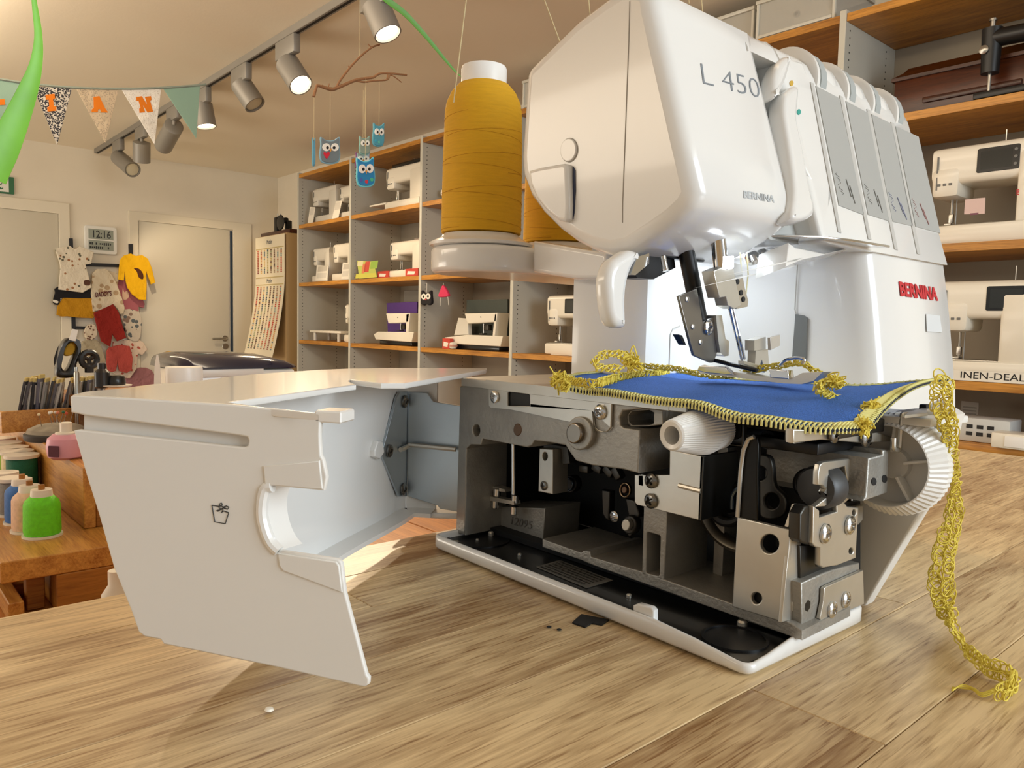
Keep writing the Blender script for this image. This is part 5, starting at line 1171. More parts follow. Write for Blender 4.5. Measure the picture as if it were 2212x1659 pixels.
# ------------------------------------------------------------------ lower desk, thread rack and notions at the left
ZD = -.209
m_dsk = wood('desk_wood', '97560f', 'c98236', 0, .5, .4, .12)
dk = thing('low_desk', 'orange wooden desk top below and behind the counter edge', 'desk', (-1.3, .4, ZF)); 
y = -.9
for k in range(9):
    MB().box((-1.46, y+.14, ZD-.0142), (1.96, .278, .028), .0012, 1).build('desk_board', m_dsk, dk); y += .28
for x in (-2.35, -.60):
    for yy in (-.8, 1.5): MB().box((x, yy, (ZF+ZD-.03)/2), (.06, .06, ZD-.03-ZF), .003, 1).build('leg', m_dsk, dk)
m_rk = wood('rack_wood', '9a5a1c', 'd9a04e', 0, .8, .4, .2); m_rke = wood('rack_end_grain', '7a4718', 'b0752f', 1, .9, .4, .2)
rk = thing('thread_rack', 'stepped wooden rack for thread spools on the low desk at the left', 'rack', (-1.4, .22, ZD))
RX0, RX1 = -1.95, -1.05
rc = (RX0+RX1)/2; rl = RX1-RX0
def rbox(nm, y0, y1, z0, z1, m=m_rk, x0=RX0, x1=RX1): return MB().box(((x0+x1)/2, (y0+y1)/2, (z0+z1)/2), (x1-x0, y1-y0, z1-z0), .0012, 1).build(nm, m, rk)
rbox('base_block', .192, .330, ZD+.001, -.1605, m_rke)
rbox('spool_step', .135, .330, -.160, -.1345)
rbox('riser', .245, .26, -.1340, -.050, m_rk, RX0, -1.153)
rbox('upper_end', .2605, .33, -.1340, -.067, m_rke, -1.17, -1.155)
rbox('upper_step', .2605, .38, -.0665, -.0515, m_rk, RX0, -1.14)
rbox('foot_rail', .142, .158, ZD+.001, -.185); rbox('front_leg', .165, .185, ZD+.001, -.1605, m_rke, RX1-.05, RX1-.03)
rbox('cross_foot', .142, .191, ZD+.001, -.19, m_rke, RX1-.12, RX1-.09); rbox('front_leg', .165, .185, ZD+.001, -.1605, m_rke, RX1-.34, RX1-.31)
ZP = -.0225
N0, N1 = U(8, 897, 2, ZP), U(225, 884, 2, ZP); ND = (N1-N0)/np.linalg.norm(N1-N0); NRM = np.array([ND[1], -ND[0], 0])
nr = Matrix.Rotation(math.atan2(ND[1], ND[0]), 3, 'Z'); nl = float(np.linalg.norm(N1-N0)); nc_ = (N0+N1)/2
nb_ = thing('packet_block', 'wooden block holding the row of needle packets behind the pin cushion', 'block', (nc_[0], nc_[1], -.0512))
for nm, o_, w_, z0_, z1_ in (('front_rail', .022, .012, -.0510, -.0135), ('block', -.012, .055, -.0510, ZP)): MB().box((nc_[0]+NRM[0]*o_, nc_[1]+NRM[1]*o_, (z0_+z1_)/2), (nl+.02, w_, z1_-z0_), .0012, 1, rot=nr).build(nm, m_rk, nb_)
m_sp = mat('spool_white', 'eee6d6', .4)
def spool(lab, px, py, col, dia=.044, ht=.062, conical=True, z=-.1343, grp='thread spools on the stepped wooden rack'):
    p = U(px, py, 2, z); r = dia/2
    if p[1] > .243-r*1.1:
        y_ = .243-r*1.1; pz = py
        for _ in range(8): x_ = U(px, pz, 1, y_)[0]; w_ = ROT @ (np.array([x_, y_, z])-CAM); pz = w_[1]/w_[2]*FPX+829.5
        p = np.array([x_, y_, z])
    t = thing('thread_spool', lab, 'thread spool', (p[0], p[1], z), 0, grp)
    c = mat('thread_'+col, col, .6, bump=.4, bscale=1200, var=.1, vscale=200)
    MB().lathe([(r*1.08, 0), (r*1.08, .003), (r*.5, .0035)], (p[0], p[1], z), (0, 0, 1), 28).build('spool_foot', m_sp, t)
    if conical:
        MB().lathe([(r*.96, .0035), (r, .008), (r*.97, ht*.68), (r*.9, ht*.76), (r*.62, ht*.86)], (p[0], p[1], z), (0, 0, 1), 28).build('winding', c, t)
        MB().lathe([(r*.5, ht*.84), (r*.6, ht*.85), (r*.56, ht), (r*.3, ht)], (p[0], p[1], z), (0, 0, 1), 24).build('spool_top', m_sp, t)
        MB().cyl((p[0], p[1], z+ht), (p[0], p[1], z+ht+.006), r*.18, seg=10).build('pin', m_rke, t)
    else:
        MB().lathe([(r*.9, .0035), (r*.95, .006), (r*.95, ht-.008), (r*.9, ht-.005)], (p[0], p[1], z), (0, 0, 1), 28).build('winding', c, t)
        MB().lathe([(r*.4, ht-.005), (r*1.08, ht-.005), (r*1.08, ht), (r*.3, ht)], (p[0], p[1], z), (0, 0, 1), 28).build('spool_top', m_sp, t)
    return t
spool('neon green thread spool at the near end of the wooden rack', 92, 1157, '6fe01a')
spool('pale peach thread spool directly behind the neon green one', 66, 1146, 'efc9a8')
spool('blue thread spool third from the near end of the rack', 50, 1128, '3a74c0')
spool('silver grey thread spool left of the blue one on the rack', 28, 1112, '8f8d86', .036, .055, False)
spool('bottle green thread spool low at the left frame edge', 10, 1098, '1f6b4a', .036, .055, False)
spool('dark green thread spool nearest of the taller row', 49, 1060, '0f6a4d', .046, .066, False)
spool('cream thread spool behind the dark green one', 38, 1048, 'e8dcae', .046, .066, False)
spool('light green thread spool third in the taller row', 28, 1036, '9ac83c', .046, .066, False)
spool('magenta pink thread spool fourth in the taller row', 15, 1022, 'd8407c', .046, .066, False)
spool('white thread spool farthest in the taller row at the frame edge', 2, 1008, 'efe7d4', .046, .066, False)
# pin cushion
p = U(108, 935, 2, -.0355)
p = U(124, 948, 2, -.0512)
t = thing('pin_cushion', 'grey round pin cushion stuck with pins on the upper rack step', 'pin cushion', p)
MB().lathe([(.03, 0), (.043, .003), (.046, .010), (.043, .018), (.03, .024), (.012, .027)], p, (0, 0, 1), 28).build('cushion', mat('cushion_grey', '9b917f', .9, var=.2, vscale=60), t)
MB().lathe([(.047, .0), (.049, .004), (.049, .010), (.046, .012)], p, (0, 0, 1), 28).build('cushion_base', mat('cushion_base', '3b3733', .6), t)
random.seed(4)
for k, c in enumerate(['d8cfc0', 'c0503a', 'e8e2d6', '2f6b4a', 'd9c9a0', 'bdb6aa', 'd07a5a', 'e8e2d6']):
    a = random.random()*6.28; r = .034*random.random(); q = Vector((p[0]+r*math.cos(a), p[1]+r*math.sin(a), p[2]+.022)); e = q+Vector((random.uniform(-.008, .008), random.uniform(-.008, .008), .022))
    pn = MB().cyl(q, e, .0006, seg=6).build('pin', m_steel, t); MB().lathe([(.0004, -.002), (.0022, -.001), (.0026, .001), (.0012, .003)], e, (0, 0, 1), 10).build('pin_head', mat('pin_'+c, c, .4), pn)
# pink container with white cap
p = U(144, 990, 2, -.0512)
t = thing('pink_bottle', 'small round pink container with white nozzle and dark label beside the pin cushion', 'bottle', p)
MB().lathe([(.018, 0), (.024, .004), (.026, .018), (.024, .03), (.017, .036)], p, (0, 0, 1), 28).build('body', mat('bottle_pink', 'e5a3b4', .4), t)
MB().lathe([(.014, .036), (.014, .038), (.008, .039), (.008, .052), (.006, .053)], p, (0, 0, 1), 20).build('nozzle', m_sp, t)
q = Plane(p+np.array([.018, -.0195, .014]), (.74, .67, 0), (0, 0, 1)); plate('label', mat('label_plum', '5a2a3a', .6), t, q, [rrect(-.008, -.008, .008, .008, .001)], .001, px=False, off=.0006)
# needle packets standing in the third block
random.seed(8)
mc = [mat('packet_%d' % k, c, .4) for k, c in enumerate(['3a3a3c', '57565a', 'c9c4b8', '2b2b2e', '6a6872', '8f8b86'])]
my = mat('packet_yellow', 'd9c27a', .5)
for k in range(20):
    f = k/19; c_ = N0+(N1-N0)*(.17+.8*f)-NRM*(.012*random.random()); x, y = float(c_[0]), float(c_[1]); l = random.uniform(.1, .3)
    an = random.uniform(.75, 1.15); P = Plane((x, y, ZP), (ND[0]*math.cos(an)+NRM[0]*math.sin(an)*-1, ND[1]*math.cos(an)-NRM[1]*math.sin(an), 0), (ND[0]*l, ND[1]*l, 1))
    h = .054+.010*random.random(); w = .011+.003*random.random()
    nth = ['first', 'second', 'third', 'fourth', 'fifth', 'sixth', 'seventh', 'eighth', 'ninth', 'tenth', 'eleventh', 'twelfth', 'thirteenth', 'fourteenth', 'fifteenth', 'sixteenth', 'seventeenth', 'eighteenth', 'nineteenth', 'twentieth'][k]
    t = thing('needle_packet', 'slim needle packet with yellow top, %s from the left in the wooden block' % nth, 'needle packet', (x, y, ZP), 0, 'needle packets in the wooden block')
    plate('case', mc[k % 6], t, P, [rrect(-w, .0005, w, h, .002)], .004, .0006, px=False, off=.002)
    plate('yellow_top', my, t, P, [rrect(-w*.9, h-.004, w*.9, h+.007, .002)], .003, .0005, px=False, off=.0016)
    plate('label', mat('packet_label', 'b9b3a8', .5), t, P, [rrect(-w*.7, h*.3, w*.2, h*.9, .0008)], .0005, px=False, off=.0022)
def stick(name, lab, cat, q0, q1, zb_, prof_, m):
    a = Vector(U(*q0, 2, zb_)); d_ = (a-Vector(CAM)).dot(Vector(ROT[2])); r1 = ray(*q1); b = Vector(CAM+r1*d_); L = (b-a).length
    t = thing(name, lab, cat, a)
    MB().lathe([(r, h*L) for r, h in prof_[0]], a, b-a, 16).build(prof_[1], m, t)
    for nm, pr, mm in prof_[2:]: MB().lathe([(r, h*L) for r, h in pr], a, b-a, 16).build(nm, mm, t)
    return t
stick('seam_ripper', 'red handled seam ripper standing among the needle packets', 'seam ripper', (84, 912), (88, 818), -.0505, ([(.003, .12), (.0065, .2), (.0072, .6), (.006, .92), (.003, 1.0)], 'handle', ('blade', [(.0012, 0), (.0014, .14)], m_steel)), mat('ripper_red', 'c8102a', .25, coat=.5))
stick('silver_pencil', 'silver metal pencil standing upright at the corner of the white cover', 'pencil', (167, 925), (165, 793), -.0505, ([(.002, 0), (.0046, .08), (.0048, .9), (.003, .93)], 'barrel', ('clicker', [(.0028, .93), (.0028, 1.0)], m_steel)), m_steel)
stick('brush_tool', 'grey transparent handled brush in front of the needle packets', 'brush', (128, 915), (127, 856), -.0505, ([(.004, .15), (.006, .3), (.006, .95), (.005, 1.)], 'handle', ('bristles', [(.0016, 0), (.003, .2)], m_steel)), mat('handle_grey', '8d8a88', .25))
# dark things behind the packets, standing on the desk shelf
m_bk2 = mat('tool_black', '1b1a19', .35, coat=.2)
hs = thing('notions_shelf', 'narrow dark shelf board holding black tools behind the needle packets', 'shelf', (-1.75, .75, ZD)); 
NX, NY = -1.55, .52
MB().box((NX, NY-.02, .0), (.34, .36, .02), .002).build('board', m_rke, hs)
for x in (NX-.14, NX+.14): MB().box((x, NY+.02, (ZD-.01)/2), (.03, .26, -.0115-ZD), .002).build('side', m_rke, hs)
PBk2 = PX(-1.62)
t = thing('loop_bag', 'black loop handled tool with a mustard centre and white price tag', 'tool', PBk2.hit((150, 815)))
q = lambda pts: spline(pts, 4, True)
plate('loop', m_bk2, t, PBk2, [q(z2((415, 1385), (430, 1250), (450, 1160), (490, 1110), (545, 1115), (585, 1160), (590, 1230), (560, 1300), (555, 1385))), q(z2((440, 1290), (455, 1220), (480, 1170), (520, 1140), (555, 1140), (560, 1180), (530, 1250), (500, 1320), (470, 1345)))], .03, .006)
plate('mustard_core', mat('felt_mustard', 'b98a1e', .9), t, PBk2, [q(z2((470, 1215), (495, 1160), (540, 1130), (565, 1150), (545, 1220), (490, 1240)))], .012, .003, -.01)
plate('price_tag', m_card, t, PBk2, [z2((497, 1120), (520, 1040), (563, 1048), (545, 1130))], .002, .0004, .003)
t = thing('spoked_tool', 'black round handle wheel with spokes standing behind the needle packets', 'wheel', PBk2.hit((191, 800)))
c = PBk2.uv(z2((645, 1262))[0]); c1 = PBk2.uv(z2((700, 1262))[0]); R = abs(c1[0]-c[0])
P_o = PBk2.hit(z2((645, 1262))[0])
MB().tube([P_o+PBk2.u*R*math.cos(a)+PBk2.v*R*1.05*math.sin(a) for a in np.linspace(0, 2*math.pi, 30)[:-1]], .006, 8, closed=True).build('rim', m_bk2, t)
for k in range(3): MB().tube([P_o, P_o+PBk2.u*R*math.cos(.6+k*2.09)+PBk2.v*R*math.sin(.6+k*2.09)], .004, 8).build('spoke', m_bk2, t)
MB().tube([P_o-PBk2.v*R, P_o-PBk2.v*R*1.9], .008, 8).build('stem', m_bk2, t)
def onshelf(px, py, X): return PX(X).hit((px, py))
p = onshelf(221, 838, -1.5); t = thing('black_bottle', 'small black bottle beside the white tray behind the needle packets', 'bottle', p)
MB().lathe([(.010, 0), (.0125, .002), (.0125, .028), (.007, .034), (.007, .044), (.005, .045)], p, (0, 0, 1), 20).build('body', m_bk2, t)
p = onshelf(250, 836, -1.5); t = thing('white_dish', 'flat white dish carrying a black cap behind the cover corner', 'dish', p)
MB().lathe([(.018, 0), (.026, .002), (.027, .004), (.02, .0042)], p, (0, 0, 1), 28).build('dish', m_sp, t)
t = thing('black_pot', 'small black pot standing on the flat white dish', 'cap', p+np.array([0, 0, .0045])); MB().lathe([(.016, 0), (.017, .003), (.015, .014), (.012, .017)], p+np.array([0, 0, .0045]), (0, 0, 1), 20).build('cap', m_bk2, t)
# white tin, thin rod, navy device behind the cover
def standing(px, py, X): return PX(X).hit((px, py))
ZTN = .0103
a, b = standing(350, 800, -1.55), standing(443, 800, -1.55); c = (a+b)/2; R = np.linalg.norm(b-a)/2*.82; top_ = standing(396, 793, -1.55)[2]
t = thing('white_tin', 'low white round tin standing behind the raised cover edge', 'tin', (c[0], c[1], ZTN))
MB().lathe([(R*.98, 0), (R, .004), (R, top_-ZTN-.034), (R*.99, top_-ZTN-.032)], (c[0], c[1], ZTN+.0005), (0, 0, 1), 40).build('tin', m_sp, t)
MB().lathe([(R*1.03, top_-ZTN-.032), (R*1.03, top_-ZTN-.004), (R*1.0, top_-ZTN)], (c[0], c[1], ZTN+.0005), (0, 0, 1), 40).build('lid', mat('lid_white', 'efece4', .35), t)
a, b = standing(341, 840, -1.45), standing(339, 766, -1.45)
t = thing('white_bone_tool', 'thin white pointed plastic tool standing upright beside the white tin', 'tool', (a[0], a[1], ZTN))
MB().loft([[(a[0]+dx*s, a[1]+dy*s, z) for dx, dy in ((-.003, -.004), (.003, .004), (.004, .003), (-.002, -.005))] for z, s in ((ZTN+.0005, 1.3), ((ZTN+b[2])/2, 1.1), (b[2]-.02, .9), (b[2], .3))]).build('blade', m_sp, t)
mn = mat('navy_gloss', '15182f', .12, coat=.6)
Pn = PX(-1.75)
a, b = Pn.hit((392, 790)), Pn.hit((648, 798)); zt_ = Pn.hit((480, 767))[2]; w = b[1]-a[1]
t = thing('cutting_plotter', 'white desktop device with a curved glossy navy lid behind the cover', 'plotter', (-1.85, (a[1]+b[1])/2, ZD))
ym = (a[1]+b[1])/2; zb_ = a[2]-.012
MB().box((-1.86, ym, (ZD+zb_)/2+.0005), (.20, w*.96, zb_-ZD), .01).build('body', m_cr, t)
MB().loft([[(x, y, z) for x, z in ((-1.99+.02*k, zb_+.002), (-1.98+.02*k, zb_+.02*s+.01), (-1.93, zb_+(zt_-zb_)*.9*s+.006), (-1.86, zb_+(zt_-zb_)*s+.004), (-1.79, zb_+(zt_-zb_)*.8*s+.004), (-1.755-.02*k, zb_+.01*s+.004), (-1.752-.02*k, zb_+.002))] for y, s, k in ((a[1]-.002, .35, 1), (a[1]+w*.03, .8, .3), (a[1]+w*.1, 1, 0), (a[1]+w*.5, 1.0, 0), (b[1]-w*.25, .85, 0), (b[1]-w*.08, .5, .2), (b[1], .2, 1))]).build('lid', mn, t, smooth=60)
MB().box((-1.757, ym-w*.12, zb_-.006), (.008, w*.6, .02), .003).build('front_panel', m_cr2, t)
# white bottle between rack and cover
p = U(252, 1288, 0, -.86); p[2] = ZD
t = thing('white_bottle', 'white printed bottle standing between the wooden rack and the cover', 'bottle', p)
MB().lathe([(.013, .0005), (.0145, .003), (.0145, .075), (.008, .085), (.008, .1)], p, (0, 0, 1), 24).build('body', m_card, t)
for k in range(9): MB().lathe([(.0147, .012+.006*k), (.0148, .0125+.006*k), (.0148, .014+.006*k), (.0147, .0145+.006*k)], p, (0, 0, 1), 24).build('print_line', mat('print_b9b3a8', 'b9b3a8', .6), t)
# ------------------------------------------------------------------ children's clothes on the wall between the doors
def cloth_mat(name, base, spot=None, scale=40., size=.35, spot2=None):
    if name in MATS: return MATS[name]
    m = mat(name, base, .95, bump=.9, bscale=16)
    if spot:
        nt = m.node_tree; b = nt.nodes['Principled BSDF']; v = nt.nodes.new('ShaderNodeTexVoronoi'); v.inputs['Scale'].default_value = scale
        tc = nt.nodes.new('ShaderNodeTexCoord'); nt.links.new(tc.outputs['Object'], v.inputs[0])
        r = nt.nodes.new('ShaderNodeValToRGB'); r.color_ramp.interpolation = 'CONSTANT'; e = r.color_ramp.elements
        e[0].color = lin(spot); e[1].position = size; e[1].color = lin(base); nt.links.new(v.outputs['Distance'], r.inputs[0]); nt.links.new(r.outputs[0], b.inputs['Base Color'])
        if spot2:
            mx = nt.nodes.new('ShaderNodeMix'); mx.data_type = 'RGBA'; sp = nt.nodes.new('ShaderNodeSeparateColor'); nt.links.new(v.outputs['Color'], sp.inputs[0])
            gt = nt.nodes.new('ShaderNodeMath'); gt.operation = 'GREATER_THAN'; gt.inputs[1].default_value = .5; nt.links.new(sp.outputs[0], gt.inputs[0])
            mx.inputs[6].default_value = lin(spot); mx.inputs[7].default_value = lin(spot2); nt.links.new(gt.outputs[0], mx.inputs[0])
            mx2 = nt.nodes.new('ShaderNodeMix'); mx2.data_type = 'RGBA'; lt_ = nt.nodes.new('ShaderNodeMath'); lt_.operation = 'LESS_THAN'; lt_.inputs[1].default_value = size
            nt.links.new(v.outputs['Distance'], lt_.inputs[0]); nt.links.new(lt_.outputs[0], mx2.inputs[0]); mx2.inputs[6].default_value = lin(base); nt.links.new(mx.outputs[2], mx2.inputs[7]); nt.links.new(mx2.outputs[2], b.inputs['Base Color'])
    return m
m_rack = mat('rack_black', '17161a', .5)
PR = PX(XL+.03)
t = thing('clothes_rail', 'black wooden wall rail with hooks between the two doors', 'rail', PR.hit(z2((700, 580))[0]))
for pts in (z2((500, 385), (528, 385), (552, 1110), (522, 1110)), z2((935, 425), (962, 425), (985, 1345), (955, 1345))): plate('post', m_rack, t, PR, [pts], .028, .002)
for pts in (z2((510, 560), (960, 573), (960, 595), (510, 582)), z2((530, 1020), (970, 1040), (970, 1060), (530, 1040))): plate('bar', m_rack, t, PR, [pts], .02, .002, -.003)
def garment(name, lab, cat, pts, m, x, thick=.022, extras=(), bumpy=True):
    P = PX(XL+x); t = thing(name, lab, cat, P.hit(pts[0])); o = plate('fabric', m, t, P, [spline(pts, 2, True) if len(pts) < 9 else pts], thick, .004, smooth=70)
    for nm, mm, pp, off in extras: plate(nm, mm, t, P, [spline(pp, 3, True)], .006, .002, off)
    return t
GC = "children's clothes hanging on the wall rail"
garment('tshirt', 'cream patterned top with fox print, upper left on the wall rail', 'top', z2((400, 462), (505, 438), (540, 462), (575, 440), (680, 485), (660, 570), (620, 575), (665, 740), (600, 778), (425, 755), (440, 590), (420, 520)), cloth_mat('fox_print', 'e6dcc8', 'a5734e', 26, .26, '6b6a5a'), .11, extras=[('patch', mat('patch_brown', '5a3a2e', .9), z2((612, 688), (650, 690), (650, 724), (612, 722)), .003)])
garment('cardigan', 'black long sleeved top with white cuff under the patterned top', 'top', z2((420, 735), (665, 760), (665, 818), (460, 815), (440, 830), (420, 868), (384, 850), (400, 780)), mat('cloth_black', '1a181c', .95), .085, extras=[('cuff', m_card, z2((388, 830), (422, 840), (416, 856), (386, 846)), .003)])
garment('skirt', 'mustard yellow skirt hanging below the black top', 'skirt', z2((460, 812), (665, 815), (690, 950), (640, 962), (560, 958), (490, 950), (412, 938)), mat('cloth_mustard', 'c28a12', .95, bump=1., bscale=16), .08)
m_daddy = cloth_mat('cream_fleece', 'd8cbb2', 'b49a7a', 14, .3)
t = garment('sweatshirt', 'cream sweatshirt with dark red lettering in the middle of the rail', 'top', z2((670, 640), (740, 610), (780, 615), (840, 700), (905, 890), (870, 935), (820, 860), (675, 915)), m_daddy, .095)
text('lettering', "DADDY'S", mat('letter_wine', '5d1f24', .9), t, PX(XL+.097), *z2((692, 812), (808, 800), (690, 775)), bold=.02, ext=.003)
garment('bodysuit', 'small cream patterned bodysuit strip between the sweatshirt and mauve top', 'top', z2((745, 615), (850, 640), (858, 700), (840, 735), (800, 690)), cloth_mat('cream_fleece', 'd8cbb2'), .07)
garment('pullover', 'mauve pink pullover with rabbit face behind the yellow shirt', 'top', z2((830, 740), (870, 680), (940, 690), (1000, 760), (1050, 860), (1040, 888), (1005, 880), (1005, 915), (890, 910)), mat('cloth_mauve', 'a8606a', .95), .058, extras=[('rabbit_face', mat('rabbit_beige', 'd9b9a0', .9), z2((885, 790), (890, 745), (900, 775), (920, 765), (935, 800), (915, 830), (890, 825)), .003)])
garment('shirt', 'bright yellow long sleeved shirt with a brown leaf, upper right on the rail', 'shirt', z2((900, 508), (948, 494), (985, 512), (1030, 505), (1072, 532), (1100, 600), (1126, 705), (1095, 718), (1070, 650), (1058, 622), (1064, 720), (1060, 832), (1008, 828), (958, 790), (925, 742), (912, 690), (905, 625), (898, 690), (858, 682), (862, 615), (872, 540)), mat('cloth_yellow', 'f0b808', .95, bump=1., bscale=16), .125, extras=[('leaf_patch', mat('patch_leaf', '53290f', .9), z2((968, 602), (1005, 605), (1035, 640), (1035, 680), (1005, 668), (990, 625)), .003)])
garment('trousers', 'dark red trousers hanging in the middle of the rail', 'trousers', z2((680, 925), (820, 862), (860, 920), (915, 1105), (850, 1130), (815, 1080), (800, 1172), (735, 1130), (700, 1010)), mat('cloth_red', '8c1f16', .95, bump=1., bscale=16), .125)
garment('leggings', 'grey and white floral leggings under the mauve pullover', 'trousers', z2((870, 905), (1010, 915), (1025, 1050), (1000, 1130), (930, 1110), (900, 1010)), cloth_mat('floral_grey', 'c9bfb0', '5d6468', 24, .4, '8a7468'), .07)
garment('dress', 'pale dress with small red flowers low on the rail', 'dress', z2((820, 1130), (1000, 1115), (1040, 1140), (1070, 1190), (1030, 1230), (1000, 1220), (990, 1330), (940, 1400), (860, 1390), (800, 1340)), cloth_mat('floral_red', 'dcc8b6', 'b0574a', 30, .3), .06)
garment('shorts', 'coral pink shorts in front of the pale flowered dress', 'shorts', z2((790, 1175), (940, 1165), (955, 1340), (865, 1345), (855, 1250), (840, 1345), (782, 1340), (775, 1240)), mat('cloth_coral', 'b34a42', .95, bump=1., bscale=16), .10)
garment('hat', 'cream spotted baby hat left of the dark red trousers', 'hat', z2((610, 1060), (640, 1010), (690, 1010), (705, 1060), (690, 1110), (630, 1120)), cloth_mat('spot_cream', 'dccdb6', '7a5a4a', 34, .3), .09)
garment('jumpsuit', 'pale beige jumpsuit hanging below the spotted baby hat', 'suit', z2((600, 1130), (700, 1120), (740, 1180), (780, 1340), (720, 1345), (640, 1330), (585, 1230)), mat('cloth_beige', 'b0a48a', .95, bump=1., bscale=16), .075)
garment('blanket', 'dusty mauve cloth at the bottom of the wall rail', 'cloth', z2((905, 1440), (930, 1370), (1010, 1320), (1100, 1340), (1130, 1420), (1110, 1480), (920, 1480)), mat('cloth_mauve2', '9c6a6e', .95, bump=1., bscale=16), .034)
# ------------------------------------------------------------------ bunting on the track
z1 = zoom(0, 0, 3.16)
PBn = PX(-4.2)
bu = thing('bunting', 'letter bunting with five triangular pennants tied to the ceiling track', 'bunting', PBn.hit((437, 190)))
m_sage = mat('pennant_sage', '8fae9c', .9, bump=.2, bscale=300); m_org = mat('letter_orange', 'e07a12', .9)
MB().tube(spline([PBn.hit(q) for q in z1((-300, 490), (0, 540), (230, 575), (500, 598), (800, 606), (1090, 600), (1375, 580), (1400, 572))], 5), .006, 6).build('cord', mat('cord_grey', '8d978c', .9), bu)
PN = [(z1((-110, 530), (138, 568), (20, 850)), m_sage, 'sage'), (z1((225, 590), (492, 602), (390, 990)), cloth_mat('pennant_check', 'cfc8bc', '33333a', 150, .55), 'check'), (z1((520, 606), (808, 608), (720, 975)), cloth_mat('pennant_beige', 'c9b69a', 'a99a86', 150, .35), 'beige'), (z1((830, 610), (1100, 606), (1055, 985)), cloth_mat('pennant_white', 'e9e4da', 'cfc6b8', 150, .3), 'white'), (z1((1112, 600), (1366, 584), (1340, 945)), m_sage, 'plain')]
LT = {'sage': [z1((-30, 680), (30, 676), (36, 716), (-30, 720))],
 'check': [z1((310, 648), (372, 640), (376, 672), (362, 676), (368, 726), (384, 728), (384, 757), (324, 762), (322, 732), (336, 728), (332, 680), (312, 682))],
 'beige': [z1((638, 662), (678, 656), (716, 738), (738, 768), (690, 768), (682, 745), (668, 748), (668, 766), (624, 766), (626, 748), (640, 738))],
 'white': [z1((928, 664), (968, 656), (1004, 716), (996, 684), (988, 662), (1030, 656), (1034, 680), (1024, 690), (1038, 740), (1044, 762), (1006, 768), (974, 716), (984, 748), (990, 766), (952, 770), (950, 742), (958, 734), (946, 690), (932, 690))]}
for pts, m, nm in PN:
    o = plate('pennant', m, bu, PBn, [pts], .004, .001, 0)
    for lp in LT.get(nm, []): plate('letter', m_org, o, PBn, [lp], .002, .0004, .002)
# ------------------------------------------------------------------ twig with felt owls
PO = PX(-2.75)
m_tw = mat('twig_bark', '8a6242', .85, bump=.5, bscale=120)
tw = thing('twig_mobile', 'bare brown forked twig hanging below the ceiling spotlights', 'twig', PO.hit((720, 190)))
for k, (pts, r) in enumerate(((z5((245, 660), (262, 600), (275, 585), (340, 600), (395, 600), (425, 550), (490, 465), (560, 390), (640, 325), (695, 305)), .006), (z5((300, 590), (370, 610), (440, 585), (530, 548), (600, 535), (650, 528), (690, 505), (745, 500), (880, 512)), .007), (z5((530, 550), (590, 560), (650, 552), (745, 545), (765, 515), (790, 520), (845, 562)), .004), (z5((640, 325), (615, 300)), .003), (z5((490, 465), (480, 450)), .003), (z5((345, 600), (352, 570)), .003), (z5((745, 545), (752, 505)), .004))):
    MB().tube(spline([PO.hit(q) for q in pts], 5), r, 8, rfun=lambda t, r=r: r*(1-.45*t)).build('branch', m_tw, tw)
MB().tube([PO.hit(z5((560, 392))[0]), PO.hit(z5((560, 392))[0])*np.array([1, 1, 0])+np.array([0, 0, ZC])], .0008, 5).build('hanging_thread', m_th, tw)
m_ey = mat('felt_white', 'e8e4dc', .9); m_or = mat('felt_orange', 'd9963a', .9)
def owl(lab, c, w, h, col, belly, x, top, border=None, edge=False, rot=0.):
    P = PX(x); (cx_, cy_) = c
    f = lambda a, b: (cx_+a*w+rot*b*h*.3, cy_+b*h-rot*a*w*.3)
    t = thing('owl_charm', lab, 'owl charm', P.hit(c), 0, 'felt owls hanging from the twig')
    sh_ = lambda s: spline([f(a*s, b*s) for a, b in ((-.46, -.5), (-.22, -.40), (.0, -.37), (.22, -.40), (.46, -.5), (.45, -.2), (.5, .15), (.42, .42), (.15, .5), (-.15, .5), (-.42, .42), (-.5, .15), (-.45, -.2))], 3, True)
    cm = mat('owl_'+col, col, .9, bump=.3, bscale=200)
    b0 = plate('felt_back', mat('owl_'+(border or col), border or col, .9), t, P, [sh_(1.08)], .006, .002)
    plate('felt_body', cm, t, P, [sh_(.96)], .004, .001, .003)
    if not edge:
        for s in (-1, 1):
            e = plate('eye', m_ey, t, P, [circ(f(s*.22, -.12), .2*w, .16*h, 18)], .003, .0008, .0055); plate('pupil', m_black, e, P, [circ(f(s*.17, -.10), .075*w, .06*h, 12)], .002, .0004, .007)
        plate('beak', m_or, t, P, [[f(-.06, -.06), f(.06, -.06), f(0, .08)]], .003, .0006, .0058)
        if belly == 'heart': plate('heart', mat('felt_red', 'c8283c', .9), t, P, [spline([f(-.22, .12), f(-.3, .06), f(-.36, .14), f(-.2, .34), f(-.04, .14), f(-.12, .06)], 3, True)], .003, .0006, .0055)
        elif belly:
            for k, cc in enumerate(belly): plate('felt_dot', mat('felt_'+cc, cc, .9), t, P, [circ(f(-.3+.3*k, .28+.06*(k % 2)), .09*w, .07*h, 12)], .002, .0005, .005)
    MB().tube([P.hit(f(0, -.45)), P.hit(f(0, -.45))*np.array([1, 1, 0])+np.array([0, 0, PO.hit(top)[2]])], .0006, 5).build('hanging_thread', m_th, t)
    return t
owl('grey felt owl with a red heart, largest on the left of the mobile', (713, 325), 42, 54, '6f7a80', 'heart', -2.76, (720, 188), '7fa3b4')
owl('bright blue felt owl with coloured dots hanging lowest', (790, 372), 38, 60, '2a7fb4', ['4a5fa8', 'c83a4a', '4ab08a'], -2.70, (790, 178), '6fc4cf', rot=.12)
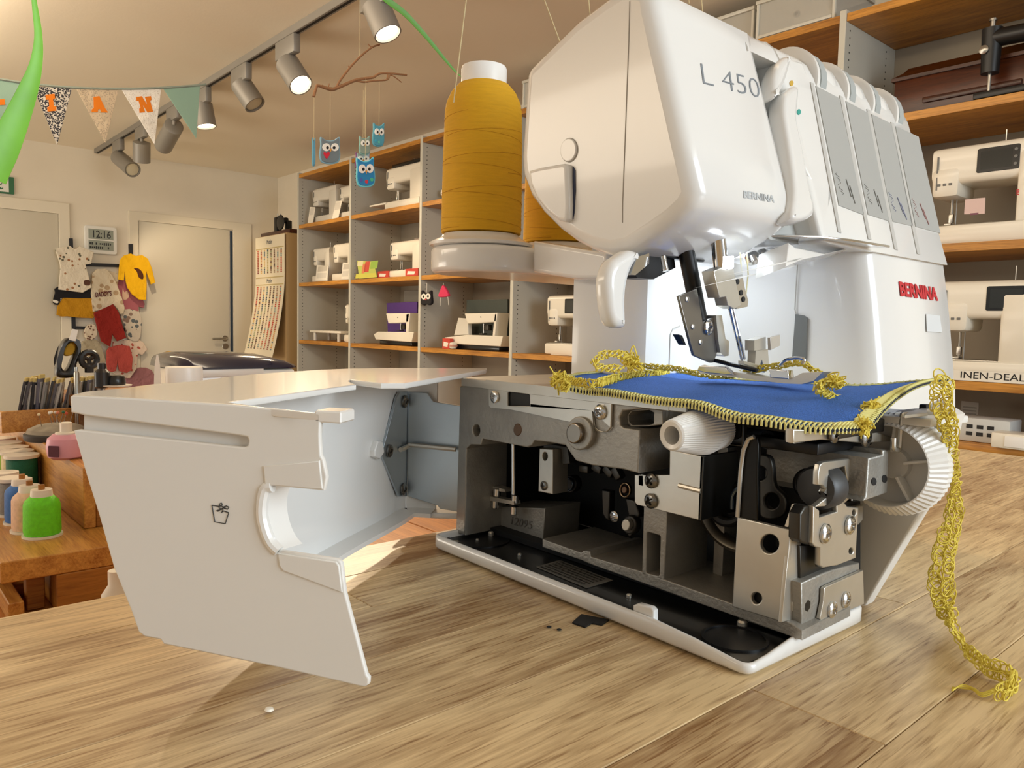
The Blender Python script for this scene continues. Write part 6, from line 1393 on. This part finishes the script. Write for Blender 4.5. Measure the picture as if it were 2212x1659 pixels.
owl('small grey green owl half way up, above the bright blue owl', (788, 314), 22, 38, '8a968a', None, -2.80, (788, 178), '7fa8a0')
owl('teal owl hanging highest, right of the others', (818, 291), 24, 48, '4f94a8', ['3aa0b8', '5ab0a0'], -2.78, (830, 172), '5f9fb0', rot=-.1)
owl('purple trimmed pale owl peeping out behind the bright blue owl', (784, 347), 30, 34, 'a8b4c0', None, -2.84, (784, 178), '7a4a78')
owl('narrow blue felt owl turned edge on at the left end', (678, 328), 6, 58, '5a90a8', None, -2.78, (678, 200), '5a90a8', edge=True)
# ------------------------------------------------------------------ green blades of the hanging plant
def leaf(lab, pts, ws, P, c0):
    t = thing('plant_leaf', lab, 'leaf', P.hit(pts[0])); c = spline([P.hit(q) for q in pts], 8); n = len(c); W = np.interp(np.linspace(0, 1, n), np.linspace(0, 1, len(ws)), ws)
    rings = []
    for i in range(n):
        tn = c[min(i+1, n-1)]-c[max(i-1, 0)]; tn /= np.linalg.norm(tn); s = np.cross(P.n, tn); w = W[i]
        rings.append([c[i]-s*w, c[i]-P.n*w*.35, c[i]+s*w, c[i]+s*w*.98+P.n*w*.08, c[i]-P.n*w*.2, c[i]-s*w*.98+P.n*w*.08])
    MB().loft(rings).build('blade', c0, t, smooth=60); return t
m_lf = mat('leaf_green', '7fc83a', .45, var=.2, vscale=14); m_lf2 = mat('leaf_green_dark', '5f9a34', .5, var=.2, vscale=14)
leaf('broad bright green leaf blade curving down at the left frame edge', z1((228, -60), (235, 20), (262, 250), (245, 440), (190, 620), (100, 840), (20, 1010), (-80, 1200)), [.0014, .0020, .003, .0046, .007, .0095, .0115, .013], PX(-.75), m_lf)
leaf('thin green leaf blade arching down in front of the yellow cone', z5((690, -60), (745, 0), (870, 95), (1000, 235), (1120, 380), (1205, 480), (1250, 522)), [.0042, .004, .0036, .003, .0022, .0014, .0006], PX(-.75), m_lf2)
# ------------------------------------------------------------------ crumbs on the counter
p = U(581, 1537, 2, .0005); t = thing('plastic_crumb', 'tiny white plastic crumb on the counter below the cover', 'crumb', p)
MB().lathe([(.0008, 0), (.0019, .0006), (.0015, .0014), (.0005, .0017)], p, (0, .1, 1), 10).build('crumb', m_sp, t)
p = [U(x, y, 2, .0002) for x, y in ((1240, 1342), (1262, 1328), (1310, 1336), (1300, 1346), (1275, 1344), (1262, 1352))]
t = thing('felt_scrap', 'black felt scrap sticking out from under the white base tray', 'scrap', p[0]); PZs = PZ(.0008)
plate('scrap', mat('scrap_black', '1c1a17', .95), t, PZs, [[(1236, 1344), (1256, 1326), (1316, 1338), (1300, 1349), (1278, 1345), (1264, 1354)]], .0007)
for k, (x, y) in enumerate(((1186, 1355), (1208, 1361))):
    p = U(x, y, 2, .0003); t = thing('lint_speck', ['small dark speck left of the felt scrap, the farther one', 'small dark speck left of the felt scrap, the nearer one'][k], 'speck', p); MB().lathe([(.0008, 0), (.0014, .0003), (.0006, .0007)], p, (0, 0, 1), 8).build('speck', mat('scrap_black', '1c1a17'), t)
